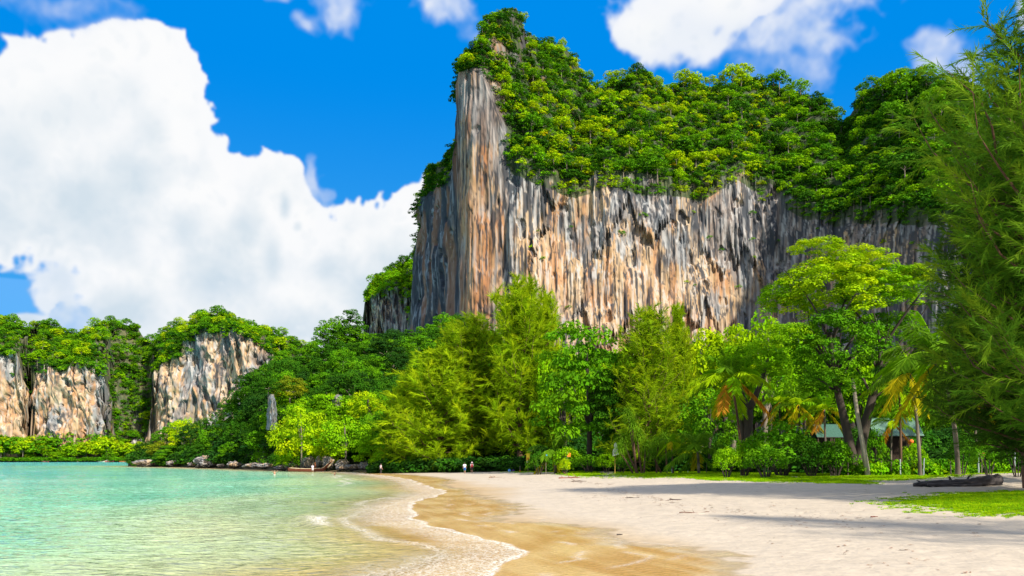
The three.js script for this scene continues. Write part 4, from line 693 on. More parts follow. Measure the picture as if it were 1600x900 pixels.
palm('young_palm', 'young palm with a straight dark trunk behind the big shrubs', G0(1219, 103), ray(1218, 628, 103), 15, 3.2, goldF, { seed: 9, rad: 0.13, bark: M.barkDark });
palm('young_palm', 'orange-tinged young palm just left of the big leafy tree stems', G0(1290, 97), ray(1288, 640, 97), 15, 3.0, { young: [L.bright], mid: [L.gold, L.lime, L.bright], old: [L.rust, L.gold] }, { seed: 10, rad: 0.15 });
palm('young_palm', 'low green palm with upright fronds right of the pandanus', G0(1092, 104), ray(1090, 705, 104), 15, 4.8, { young: [L.palm], mid: [L.palm], old: [L.palm, L.gold] }, { seed: 12, rad: 0.2 });
palm('young_palm', 'low palm with grey-green arching fronds under the almond tree', G0(868, 125), ray(866, 706, 125), 13, 5.0, { young: [L.palm], mid: [L.palm, L.deep], old: [L.gold] }, { seed: 13, rad: 0.2 });
palm('young_palm', 'stunted palm with a golden frond behind the grass right of the pandanus', G0(1052, 106), ray(1048, 690, 106), 10, 2.0, goldF, { seed: 14, rad: 0.12, bark: M.barkRed });
{ // pandanus clump on reddish stems
  const r = rng(41), rosette = (() => { const b = new Buf(); for (let k = 0; k < 70; k++) { const a = k * 2.4, e = 1.35 - 1.9 * (k / 70) + 0.2 * (r() - 0.5), l = 1.3 * (0.8 + 0.4 * r()), c0 = 0.75 + 0.5 * r(); let p = new V3(0, 0, 0); for (let j = 0; j < 4; j++) { const ee = e - j * 0.38, q = p.clone().add(new V3(Math.cos(a) * Math.cos(ee), Math.sin(ee), Math.sin(a) * Math.cos(ee)).multiplyScalar(l / 4)), m = p.clone().lerp(q, 0.5), t = q.clone().sub(p).normalize(), side = new V3(-Math.sin(a), 0, Math.cos(a)), n = side.cross(t).normalize(); b.leaf(m.x, m.y, m.z, n.x, n.y, n.z, t.x, t.y, t.z, l / 4 * 1.25, 0.10 * (1.1 - j * 0.22), [c0, c0, c0]); p = q; } } return b.geo(); })();
  const pand = (label, px, d, heads) => { const base = onGround(px, d, 0), g = thing('pandanus', label, 'pandanus', base.toArray()); heads.forEach(([fx, hx, hy]) => { const b = new Buf(), top = ray(hx, hy, d + 2 * (r() - 0.5)).sub(base), foot = ray(fx, HORIZON + 8, d).sub(base); foot.y = -0.1; b.tube(bent(foot, top, 0, 0.3, 7, r), (t) => 0.14 - 0.05 * t, 8, (t, s) => { const k = 0.8 + 0.3 * n2(t * 20, s * 3); return [k, k, k]; }); part('stem', b.geo(true), M.barkRed, g); for (let j = 0; j < 2; j++) { const h = part('leaf_rosette', rosette, L.palm, g); h.position.copy(top).add(new V3(0.5 * (r() - 0.5) * j, 0.5 * j, 0)); h.rotation.y = r() * 6; h.scale.setScalar(1.0 + 0.35 * r()); } }); };
  pand('pandanus clump on leaning reddish stems beside the white signboard', 985, 112, [[998, 975, 690], [994, 988, 668], [1003, 996, 684], [1006, 1008, 700], [990, 968, 705], [996, 982, 650]]);
  pand('small pandanus with two straight reddish stems right of the larger clump', 1028, 111, [[1026, 1028, 696], [1042, 1040, 690], [1034, 1020, 712]]);
}
// shrubs along the edge of the forest
const shrub = (label, px, d, top, half, k, mat, low = 740) => { const base = onGround(px, d, 0), g = thing('shrub', label, 'shrub', base.toArray()), h = rowY(top, d) - base.y, w = half / F * d; const st = part('stems', SHRUBSTEM, M.barkDark, g); st.scale.set(w, h, w); const c = part('foliage', BUSH[k], mat, g); c.position.y = h * 0.42; c.scale.set(w, h * 0.72, w * 0.9); c.rotation.y = px; };
const SHRUBSTEM = (() => { const b = new Buf(), r = rng(55); for (let k = 0; k < 7; k++) { const a = k * 0.9; b.tube(bent(new V3(0.08 * Math.cos(a), -0.1, 0.08 * Math.sin(a)), new V3(0.6 * Math.cos(a), 0.55 + 0.25 * r(), 0.6 * Math.sin(a)), 0.1, 0.1, 4, r), (t) => 0.035 - 0.022 * t, 5, WHITE); } return b.geo(true); })();
shrub('large rounded green shrub, tallest of the thicket right of the forked trunk', 1222, 88, 664, 50, 0, L.mid);
shrub('dense green shrub in front of the tallest one of the thicket', 1196, 84, 700, 34, 1, L.mid);
shrub('small yellow-green shrub left of the thicket beside the stump', 1136, 86, 702, 24, 2, L.bright);
shrub('light green shrub under the forked trunk', 1164, 90, 690, 26, 0, L.bright);
shrub('dark leafy bush at the picture edge under the lowest casuarina boughs', 1590, 64, 676, 28, 0, L.deep);
shrub('dark bush under the boughs right of the fallen trunk', 1545, 68, 684, 26, 1, L.mid);
shrub('dark bush behind the fallen trunk under the boughs', 1503, 74, 682, 24, 2, L.deep);
shrub('dull dark green shrub at the right end of the thicket', 1268, 85, 690, 36, 1, L.deep);
shrub('leafy shrub left of the foot of the two dark stems', 1306, 84, 690, 30, 2, L.mid);
shrub('dark shrub right of the yellow signboard', 842, 122, 708, 18, 0, L.deep);
shrub('bright shrub with the orange flag behind it', 884, 123, 700, 24, 1, L.bright);
shrub('light young shrub at the edge of the left grass patch', 882, 117, 718, 10, 2, L.lime);
shrub('round green shrub left of the white signboard', 920, 121, 712, 26, 1, L.mid);
shrub('green shrub touching the post of the white signboard', 948, 119, 710, 18, 2, L.bright);
shrub('grey-green shrub at the foot of the pandanus', 972, 117, 716, 14, 0, L.deep);
shrub('leafy bush hanging over the rocks left of the long wooden boat', 448, 190, 706, 18, 0, L.bright);
shrub('bright bush above the bow of the long wooden boat', 512, 188, 700, 18, 1, L.lime);
shrub('green bush behind the middle of the long wooden boat', 482, 192, 700, 18, 2, L.mid);
shrub('dark bush behind the dark flat rock below the hill', 412, 214, 702, 16, 0, L.mid);
shrub('dark bush between the dark flat rock and the leafy bush over the rocks', 432, 204, 706, 12, 1, L.deep);
shrub('bright green bush at the foot of the bright trees by the rocks', 600, 168, 708, 22, 0, L.bright);
shrub('green bush hanging over the sand left of the casuarinas', 640, 160, 715, 18, 1, L.mid);
{
  const r = rng(401), lists = [[], [], []];
  for (let k = 0; k < 2600; k++) { const x = -25 + 101 * r(), d = treeLine(x) + 5 + 36 * r() * r(), s = 0.7 + 1.5 * r(), px = 800 + x / d * F; if (px > 1340 && px < 1445 && d < 100) continue; lists[k % 3].push({ p: new V3(x, groundH(x, -d) + 0.25 * s, -d), s: [s, s * (0.7 + 0.4 * r()), s], turn: r() * 6.28, tint: hueTint(r, 0.4) }); }
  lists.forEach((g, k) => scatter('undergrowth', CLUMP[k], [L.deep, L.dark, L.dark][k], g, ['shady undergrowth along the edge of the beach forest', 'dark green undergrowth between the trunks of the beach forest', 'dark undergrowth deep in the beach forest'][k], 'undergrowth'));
  const thick = [[], []];
  for (let k = 0; k < 520; k++) { const px = 610 + 1050 * r(), d = Math.max(150, treeLine((px - 800) / F * 140) + 22) + 45 * r(), p = onGround(px, d), s = 2.6 + 2.6 * r(); p.y += 0.3 * s; thick[k % 2].push({ p, s: [s, s * (0.8 + 0.5 * r()), s], turn: r() * 6, tint: hueTint(r, 0.4) }); }
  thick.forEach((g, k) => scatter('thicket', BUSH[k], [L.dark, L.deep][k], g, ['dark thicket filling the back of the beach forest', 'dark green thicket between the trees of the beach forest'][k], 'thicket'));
  const weeds = [[], []];
  for (let k = 0; k < 420; k++) { const px = 1325 + 300 * r(), d = 83.5 + 10 * r(), p = onGround(px, d), s = 0.55 + 0.75 * r(); if (px < 1445 && d > 89) continue; p.y += 0.15; weeds[k % 2].push({ p, s: [s * 0.8, s * 1.2, s * 0.8], turn: r() * 6, tint: hueTint(r, 0.5) }); }
  weeds.forEach((g, k) => scatter('tall_weeds', CLUMP[k + 1], [L.mid, L.bright][k], g, ['leafy weeds growing behind the fence posts', 'light green weeds among the fence posts'][k], 'weeds'));
  const grass = [[], [], []];
  for (let k = 0; k < 260000 && grass[0].length + grass[1].length + grass[2].length < 36000; k++) {
    const d = 27 + 115 * Math.pow(r(), 1.5), px = 780 + 900 * r(), x = (px - 800) / F * d, g = grassAt(x, -d); if (g < 0.02 + 0.25 * r()) continue; if (d > treeLine(x) + 9) continue;
    const mound = d < 52 && x > 14, s = (mound ? 0.13 : 0.17) * (0.6 + 0.8 * r()) * Math.min(1, 0.55 + g);
    grass[k % 3].push({ p: new V3(x, groundH(x, -d), -d), s: [s * 1.5, s, s * 1.5], turn: r() * 6.28, tint: hueTint(r, 0.3) });
  }
  grass.forEach((g, k) => scatter('beach_grass', TUFT[k], [L.grass, L.bright, L.grass][k], g, ['short bright grass at the upper edge of the sand', 'low green creeper and grass spreading onto the sand', 'yellow-green grass tufts on the bank'][k], 'grass'));
}
{ // the tall casuarinas at the right, the others of their row stand outside the picture and shade the sand
  const near = sheoakGeo(91, { h: 22, r: 6.8, nb: 215, twigs: 21, needles: 36, len: 0.44, w: 0.042, low: 0.13, drop: 0.3, tips: 1.2, shape: [[0, 0.75], [0.25, 0.85], [0.5, 0.95], [0.64, 1.0], [0.8, 0.75], [0.92, 0.5], [1, 0.25]] });
  const open = sheoakGeo(92, { h: 22, r: 6.4, nb: 110, twigs: 13, needles: 18, len: 0.44, w: 0.03, low: 0.2, drop: 0.3 });
  const put = (label, x, d, s, turn, mat, group, geo = near) => { const g = thing('casuarina_tree', label, 'casuarina', [x, groundH(x, -d) - 0.1, -d], turn, group); part('trunk', geo.wood, M.barkRed, g); part('foliage', geo.leaf, mat, g); g.scale.set(s * 1.12, s, s * 1.12); return g; };
  put('very tall feathery casuarina at the right edge of the picture', 27.2, 42, 1.08, 0.6, L.needleNear);
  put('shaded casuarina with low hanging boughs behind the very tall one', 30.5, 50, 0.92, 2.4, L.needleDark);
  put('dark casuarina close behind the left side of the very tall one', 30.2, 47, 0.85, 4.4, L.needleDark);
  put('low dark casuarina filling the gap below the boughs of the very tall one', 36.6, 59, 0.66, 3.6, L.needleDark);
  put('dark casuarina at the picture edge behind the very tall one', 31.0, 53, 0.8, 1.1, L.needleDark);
  const off = put('tall casuarina standing right of the picture, its shade on the sand', 26, 15, 0.95, 1.7, L.needleNear, 'casuarinas right of the picture', open);
  for (const [x, d, s, t] of [[33.5, 25, 1, 4.1]]) { const c = copy(off); c.position.set(x, groundH(x, -d) - 0.1, -d); c.scale.setScalar(s); c.rotation.y = t; }
}

// ------------------------------------------------------------------ people
// meshes the zero level of a signed distance field on a grid (surface nets)
function isoGeo(sdf, lo, hi, cell) {
  const n = [0, 1, 2].map((k) => Math.ceil((hi[k] - lo[k]) / cell) + 1), [nx, ny, nz] = n, f = new Float32Array(nx * ny * nz), id = new Int32Array(nx * ny * nz).fill(-1), p = [], idx = [];
  for (let k = 0, q = 0; k < nz; k++) for (let j = 0; j < ny; j++) for (let i = 0; i < nx; i++, q++) f[q] = sdf(lo[0] + i * cell, lo[1] + j * cell, lo[2] + k * cell);
  const at = (i, j, k) => i + nx * (j + ny * k);
  for (let k = 0; k < nz - 1; k++) for (let j = 0; j < ny - 1; j++) for (let i = 0; i < nx - 1; i++) {
    let x = 0, y = 0, z = 0, m = 0, neg = 0; const v = []; for (let c = 0; c < 8; c++) { v[c] = f[at(i + (c & 1), j + ((c >> 1) & 1), k + (c >> 2))]; if (v[c] < 0) neg++; } if (neg === 0 || neg === 8) continue;
    for (let a = 0; a < 8; a++) for (const bit of [1, 2, 4]) { const b = a | bit; if (a === b || (v[a] < 0) === (v[b] < 0)) continue; const t = v[a] / (v[a] - v[b]); x += (a & 1) + (bit === 1 ? t : 0); y += ((a >> 1) & 1) + (bit === 2 ? t : 0); z += (a >> 2) + (bit === 4 ? t : 0); m++; }
    id[at(i, j, k)] = p.length / 3; p.push(lo[0] + (i + x / m) * cell, lo[1] + (j + y / m) * cell, lo[2] + (k + z / m) * cell);
  }
  const quad = (a, b, c, d, flip) => { if (a < 0 || b < 0 || c < 0 || d < 0) return; flip ? idx.push(a, c, b, a, d, c) : idx.push(a, b, c, a, c, d); };
  for (let k = 1; k < nz - 1; k++) for (let j = 1; j < ny - 1; j++) for (let i = 1; i < nx - 1; i++) {
    const s = f[at(i, j, k)] < 0;
    if (s !== f[at(i + 1, j, k)] < 0) quad(id[at(i, j, k)], id[at(i, j - 1, k)], id[at(i, j - 1, k - 1)], id[at(i, j, k - 1)], s);
    if (s !== f[at(i, j + 1, k)] < 0) quad(id[at(i, j, k)], id[at(i, j, k - 1)], id[at(i - 1, j, k - 1)], id[at(i - 1, j, k)], s);
    if (s !== f[at(i, j, k + 1)] < 0) quad(id[at(i, j, k)], id[at(i - 1, j, k)], id[at(i - 1, j - 1, k)], id[at(i, j - 1, k)], s);
  }
  const g = new THREE.BufferGeometry(); g.setAttribute('position', new THREE.Float32BufferAttribute(p, 3)); g.setIndex(idx); g.computeVertexNormals(); return g;
}
const cap = (x, y, z, a, b, ra, rb) => { const dx = b[0] - a[0], dy = b[1] - a[1], dz = b[2] - a[2], t = clamp(((x - a[0]) * dx + (y - a[1]) * dy + (z - a[2]) * dz) / (dx * dx + dy * dy + dz * dz)); return Math.hypot(x - a[0] - dx * t, y - a[1] - dy * t, z - a[2] - dz * t) - lerp(ra, rb, t); };
const smin = (a, b, k) => { const h = clamp(0.5 + 0.5 * (b - a) / k); return lerp(b, a, h) - k * h * (1 - h); };
const skinMat = std([0.42, 0.235, 0.15], 0.55); skinMat.name = 'skin';
const hairMat = std([0.035, 0.022, 0.015], 0.6); hairMat.name = 'hair';
// joints of a standing figure 1.72 m tall that faces +z; stride and arm swing in metres
function person(label, pos, turn, o) {
  const g = thing('person', label, 'person', pos.toArray(), turn), st = o.stride ?? 0.12, sw = o.swing ?? 0.12, w = o.female ? 0.93 : 1, sit = o.sit ? 1 : 0;
  const J = { pelvis: [0, 0.93, 0], chest: [0, 1.27, 0.01], neck: [0, 1.46, 0], head: [0, 1.60, 0.03] };
  const hip = (s) => [0.095 * s, 0.92, 0], knee = (s) => sit ? [0.12 * s, 0.95, 0.42] : [0.10 * s, 0.50, 0.06 + st * s * 0.6], ankle = (s) => sit ? [0.11 * s, 0.52, 0.45] : [0.095 * s, 0.09, st * s - (s < 0 ? 0.06 : 0)], toe = (s) => { const a = ankle(s); return [a[0] + 0.02 * s, a[1] - 0.055, a[2] + 0.15]; };
  const sh = (s) => [0.185 * w * s, 1.40, 0], el = (s) => o.armsUp ? [0.36 * s, 1.42, 0.08] : [0.235 * w * s, 1.13, -0.03 - sw * s * 0.4], wr = (s) => o.armsUp ? [0.50 * s, 1.58, 0.16] : [0.25 * w * s, 0.90, 0.06 - sw * s];
  const body = (x, y, z) => {
    let d = cap(x * 0.86 / w, y, z * 1.25, [0, 0.97, 0], [0, 1.13, 0], 0.125, 0.118); d = smin(d, cap(x * 0.82 / w, y, z * 1.2, [0, 1.18, 0.01], [0, 1.34, 0], 0.135, 0.125), 0.06);
    d = smin(d, cap(x, y, z, J.chest, J.neck, 0.08, 0.055), 0.05); d = smin(d, cap(x, y, z, J.neck, [0, 1.56, 0.02], 0.052, 0.05), 0.02);
    for (const s of [-1, 1]) {
      d = smin(d, cap(x, y, z, hip(s), knee(s), 0.088, 0.056), 0.03); d = smin(d, cap(x, y, z, knee(s), ankle(s), 0.054, 0.036), 0.015); d = smin(d, cap(x, y, z, ankle(s), toe(s), 0.038, 0.026), 0.015);
      d = smin(d, cap(x, y, z, [0.12 * s, 1.38, 0], sh(s), 0.06, 0.055), 0.03); d = smin(d, cap(x, y, z, sh(s), el(s), 0.05, 0.038), 0.02); d = smin(d, cap(x, y, z, el(s), wr(s), 0.037, 0.026), 0.012);
      const a = wr(s), dn = o.armsUp ? [0.04 * s, 0.08, 0.02] : [0, -0.085, 0.02]; d = smin(d, cap(x, y, z, a, [a[0] + dn[0], a[1] + dn[1], a[2] + dn[2]], 0.028, 0.034), 0.012);
    }
    return d;
  };
  const headF = (x, y, z) => { let d = cap(x * 1.12, y, z, [0, 1.60, 0.02], [0, 1.645, 0.0], 0.082, 0.092); d = smin(d, cap(x, y, z, [0, 1.555, 0.055], [0, 1.545, 0.075], 0.045, 0.03), 0.03); d = smin(d, cap(x, y, z, [0, 1.625, 0.10], [0, 1.592, 0.122], 0.010, 0.016), 0.012); for (const s of [-1, 1]) { d = smin(d, cap(x, y, z, [0.085 * s, 1.63, 0.0], [0.088 * s, 1.59, 0.005], 0.014, 0.010), 0.006); d = Math.max(d, 0.014 - Math.hypot(x - 0.033 * s, y - 1.625, z - 0.105)); } d = Math.max(d, 0.008 - Math.hypot((x) * 0.4, y - 1.568, z - 0.105)); return d; };
  const lo = [-0.62, o.from ?? -0.02, -0.32], hi = [0.62, 1.8, 0.62];
  const flesh = isoGeo((x, y, z) => smin(body(x, y, z), headF(x, y, z), 0.012), lo, hi, 0.018);
  const b = part('body', flesh, skinMat, g);
  // hands: four fingers and a thumb, slightly curled
  for (const s of [-1, 1]) { const a = wr(s), fb = new Buf(), up = o.armsUp ? 1 : -1; for (let k = 0; k < 4; k++) { const L0 = [0.07, 0.08, 0.075, 0.06][k], z0 = a[2] + 0.03 + (k - 1.5) * 0.018; fb.tube([new V3(a[0], a[1] + up * 0.085, z0), new V3(a[0] - 0.004 * s, a[1] + up * (0.085 + L0 * 0.55), z0 + 0.004), new V3(a[0] - 0.022 * s, a[1] + up * (0.085 + L0), z0 + 0.008)], (t) => 0.0095 - 0.003 * t, 6, WHITE); } fb.tube([new V3(a[0] - 0.012 * s, a[1] + up * 0.03, a[2] + 0.045), new V3(a[0] - 0.018 * s, a[1] + up * 0.065, a[2] + 0.075), new V3(a[0] - 0.024 * s, a[1] + up * 0.095, a[2] + 0.082)], (t) => 0.0105 - 0.003 * t, 6, WHITE); part('hand', fb.geo(true), skinMat, b); }
  const cloth = (name, rgb, cut, grow) => part(name, isoGeo((x, y, z) => Math.max(body(x, y, z) - grow, cut(x, y, z)), lo, hi, 0.02), Object.assign(std(rgb, 0.9), { name }), g);
  const armOut = (x, y, lim) => Math.abs(x) - lim;
  if (o.shirt) cloth('shirt', o.shirt, (x, y, z) => Math.max(0.90 - y, y - 1.475, o.armsUp ? armOut(x, y, 0.3) : Math.abs(x) > 0.17 ? (o.sleeve ?? 1.20) - y : -1), 0.02);
  if (o.vest) cloth('vest', o.vest, (x, y, z) => Math.max(0.95 - y, y - 1.44, Math.abs(x) - 0.145), 0.03);
  if (o.pants) cloth(o.long ? 'trousers' : 'shorts', o.pants, (x, y, z) => Math.max((o.long ? 0.12 : 0.50) - y, y - 0.985, Math.abs(x) - 0.215 * (o.armsUp ? 1 : 1)), 0.024);
  part('hair', isoGeo((x, y, z) => Math.max(headF(x, y, z) - 0.016, Math.min(z - 0.055 + (1.69 - y) * 0.5, 1.685 - y), (o.longHair ? 1.42 : 1.565) - y), [-0.14, 1.38, -0.16], [0.14, 1.8, 0.16], 0.012), hairMat, g);
  if (o.hat) { const h = part('hat', new THREE.LatheGeometry([[0, 0.14], [0.06, 0.135], [0.095, 0.10], [0.108, 0.02], [0.19, -0.01], [0.19, -0.018], [0.11, 0.005]].map(([x, y]) => new THREE.Vector2(x, y)), 24), Object.assign(std(o.hat, 0.9, { side: THREE.DoubleSide }), { name: 'hat' }), g); h.position.set(0, 1.66, 0); }
  if (o.scale) g.scale.setScalar(o.scale);
  return g;
}
person('person in a white t-shirt and blue shorts walking along the beach', onGround(726, 140), 2.9, { shirt: [0.75, 0.77, 0.8], pants: [0.03, 0.14, 0.42], stride: 0.10 });
person('person in white top, red vest, pale hat and dark shorts beside the blue shorts', onGround(737.4, 140), 3.3, { female: true, shirt: [0.78, 0.72, 0.74], vest: [0.62, 0.03, 0.04], pants: [0.03, 0.025, 0.025], hat: [0.75, 0.6, 0.65], stride: 0.12, longHair: true });
person('person in pale top and long dark trousers alone at the water edge', onGround(595, 152), 2.2, { shirt: [0.72, 0.6, 0.66], pants: [0.035, 0.03, 0.035], long: true, stride: 0.14, scale: 1.04 });
person('bather standing waist-deep with raised arms in the shallow sea', new V3(...(() => { const p = ray(429, 742, 150); return [p.x, -0.95, p.z]; })()), 0.6, { armsUp: true, pants: [0.7, 0.7, 0.7], from: 0.3 });
person('bather chest-deep in the sea in front of the long wooden boat', new V3(...(() => { const p = ray(523, 742, 146); return [p.x, -1.2, p.z]; })()), -0.7, { armsUp: true, pants: [0.3, 0.05, 0.05], from: 0.3 });

// ------------------------------------------------------------------ boats
const wood = (rgb) => std(rgb, 0.7);
function boatHull(len, beam, depth, prow) {              // a long open hull along x with the prow at +x
  const b = new Buf(), n = 28, m = 8, rim = [];
  for (let i = 0; i <= n; i++) { const t = i / n, x = (t - 0.5) * len, w = beam / 2 * Math.pow(Math.sin(Math.PI * clamp(0.06 + 0.92 * t)), 0.55) * (t > 0.85 ? 1 - (t - 0.85) / 0.16 : 1), sheer = 0.16 * depth + depth * 0.35 * Math.pow(Math.abs(t - 0.45) * 2, 2.2) + prow * sstep(0.78, 1, t) ** 1.4; for (let j = 0; j <= m; j++) { const a = (j / m - 0.5) * Math.PI, k = Math.cos(a); b.v(x + prow * 0.5 * sstep(0.85, 1, t) ** 2, sheer - (depth + 0.1 * prow) * k * 0.95 - (t > 0.8 ? -prow * 0.75 * sstep(0.8, 1, t) * k * 0.6 : 0), Math.sin(a) * w, WHITE); } }
  for (let i = 0; i < n; i++) for (let j = 0; j < m; j++) { const a = i * (m + 1) + j; b.i.push(a, a + 1, a + m + 1, a + 1, a + m + 2, a + m + 1); }
  return b.geo(true);
}
function longBoat(label, pos, turn, len, hullRgb, trimRgb, prow = 1.5) {
  const g = thing('longtail_boat', label, 'boat', pos.toArray(), turn), hm = wood(hullRgb); hm.side = THREE.DoubleSide; hm.name = 'hull_paint'; part('hull', boatHull(len, 1.5, 0.75, prow), hm, g);
  const tm = wood(trimRgb); for (const s of [-1, 1]) { const b = new Buf(), pts = []; for (let i = 0; i <= 20; i++) { const t = i / 20 * 0.9 + 0.04, w = 0.75 * Math.pow(Math.sin(Math.PI * clamp(0.06 + 0.92 * t)), 0.55) * (t > 0.85 ? 1 - (t - 0.85) / 0.16 : 1); pts.push(new V3((t - 0.5) * len + prow * 0.5 * sstep(0.85, 1, t) ** 2, 0.14 + 0.26 * Math.pow(Math.abs(t - 0.45) * 2, 2.2) + prow * sstep(0.78, 1, t) ** 1.4, s * w)); } b.tube(pts, () => 0.06, 6, WHITE); part('gunwale', b.geo(true), tm, g); }
  for (let k = 0; k < 4; k++) part('seat_plank', new THREE.BoxGeometry(0.3, 0.04, 1.2), tm, g).position.set(-len * 0.3 + k * len * 0.17, 0.05, 0);
  return g;
}
{
  const p = ray(484, 736.5, 184); p.y = 0.5; const paleProw = [0.62, 0.48, 0.32];
  const boat = longBoat('long dark red wooden boat with a raised pale prow moored below the bright trees', p, -0.12, 9.2, [0.20, 0.055, 0.03], paleProw, 1.5);
  const b = new Buf(); b.tube([new V3(3.9, 0.35, 0), new V3(4.4, 0.9, 0), new V3(4.9, 1.5, 0), new V3(5.35, 2.05, 0)], (t) => 0.2 - 0.1 * t, 8, WHITE); part('prow_post', b.geo(true), wood(paleProw), boat);
  person('person in a white and blue shirt standing beside the long wooden boat', ray(488.5, 736, 181).setY(-0.15), 0.3, { shirt: [0.66, 0.64, 0.78], pants: [0.55, 0.55, 0.6], scale: 0.98 });
  person('person with bare back and orange shorts leaning at the middle of the long wooden boat', ray(492.5, 735, 184.2).setY(0.5), 1.2, { pants: [0.65, 0.16, 0.03], shirt: [0.62, 0.2, 0.08], scale: 0.95 });
  for (const [px, label, hull, trim, len, turn] of [[72, 'small red and white boat, leftmost of the boats on the far shore', [0.6, 0.08, 0.06], [0.8, 0.8, 0.78], 6, 0.1], [160, 'pale boat drawn up on the far shore, left of the red one', [0.75, 0.68, 0.55], [0.8, 0.75, 0.65], 7, -0.1], [172, 'red boat with a white rim on the far shore', [0.62, 0.1, 0.07], [0.78, 0.8, 0.8], 7, 0.15], [194, 'orange boat on the far shore right of the red one with a white rim', [0.66, 0.2, 0.06], [0.75, 0.3, 0.1], 7.5, -0.1], [206, 'long red boat on the far shore next to the dark flat rock', [0.6, 0.09, 0.06], [0.7, 0.5, 0.4], 8, 0.05]]) longBoat(label, new V3((px - 800) / F * 641, 0.55, -641), turn, len, hull, trim, 0.8);
  longBoat('low orange boat floating close to the rocks left of the long dark red boat', ray(432, 733.5, 214).setY(0.25), 0.05, 4, [0.6, 0.16, 0.05], [0.5, 0.2, 0.1], 0.4);
}

// ------------------------------------------------------------------ rocks at the foot of the headland
function boulderGeo(seed, flat = 1) {
  const g = new THREE.IcosahedronGeometry(1, 14), p = g.attributes.position; const c = new Float32Array(p.count * 3);
  for (let i = 0; i < p.count; i++) { const x = p.getX(i), y = p.getY(i), z = p.getZ(i), o = 0.86 + 0.30 * n3(x * 1.1 + seed * 7, y * 1.1, z * 1.1) + 0.13 * ridge(x * 2.6 + seed, y * 2.0, z * 2.6) + 0.06 * n3(x * 7, y * 7 + seed, z * 7); p.setXYZ(i, x * o, y * o * flat, z * o); const wet = sstep(-0.15, -0.5, y + 0.15 * n3(x * 4, seed, z * 4)); const q = mix3(limestone(x * 4 + seed * 20, y * 3, z * 4, -0.2, 0.05, 0.5).map((v) => v * 1.15), [0.05, 0.045, 0.04], wet); c.set(q, i * 3); }
  g.deleteAttribute('normal'); g.deleteAttribute('uv'); g.setAttribute('color', new THREE.BufferAttribute(c, 3)); g.computeVertexNormals(); return g;
}
{
  const geos = [1, 2, 3, 4, 5].map((s) => boulderGeo(s, 0.85));
  const rocks = [
    [236, 722.5, 46, 13, 302, 'long flat boulder with a dark waterline at the outer tip of the headland'], [270, 723, 20, 9, 288, 'small dark boulder right of the long flat one'], [300, 725, 14, 7, 274, 'low wet rock between the small dark boulder and the big pale one'], [323, 720, 31, 22, 262, 'big pale block of rock standing in the sea below the small bright tree'], [366, 725, 22, 11, 240, 'low pale rock right of the big pale block'], [346, 727, 12, 6, 250, 'dark little rock beside the big pale block'],
    [398, 727, 30, 9, 222, 'dark flat rock at the water below the hill'], [418, 726.5, 16, 8, 214, 'pale knob of rock on the right of the dark flat rock'], [440, 730, 20, 8, 208, 'dark wet rock left of the large bright tree'], [458, 728, 18, 11, 203, 'rounded rock below the left side of the large bright tree'],
    [483, 722, 18, 24, 196, 'tan upright rock under the large bright tree'], [497, 721, 10, 22, 195, 'narrow grey rock standing next to the tan upright one'], [511, 721, 17, 22, 194, 'brown-topped rock behind the prow of the long boat'], [535, 724, 20, 17, 190, 'cracked grey rock right of the raised prow'], [531, 730, 12, 9, 188, 'small pale rock in front of the cracked grey one'], [552, 729, 24, 10, 187, 'low brown rock at the start of the sand'], [568, 727, 18, 13, 185, 'yellowish rock half covered by hanging leaves'], [588, 731, 14, 7, 180, 'small dark rock on the sand behind the person in long trousers'],
  ];
  rocks.forEach(([px, py, w, h, d, label], k) => { const o = tag(part(numbered('boulder'), geos[k % 5], rockMat, scene), label, 'rock'); d *= 0.955; o.position.copy(ray(px, py + h * 0.12, d)); o.scale.set(w / 2 / F * d * 1.12, h / 2 / F * d * 1.25, w / 2 / F * d * 0.9); o.rotation.y = k * 1.3; if (w > 28) o.rotation.y = 0.2; });
}

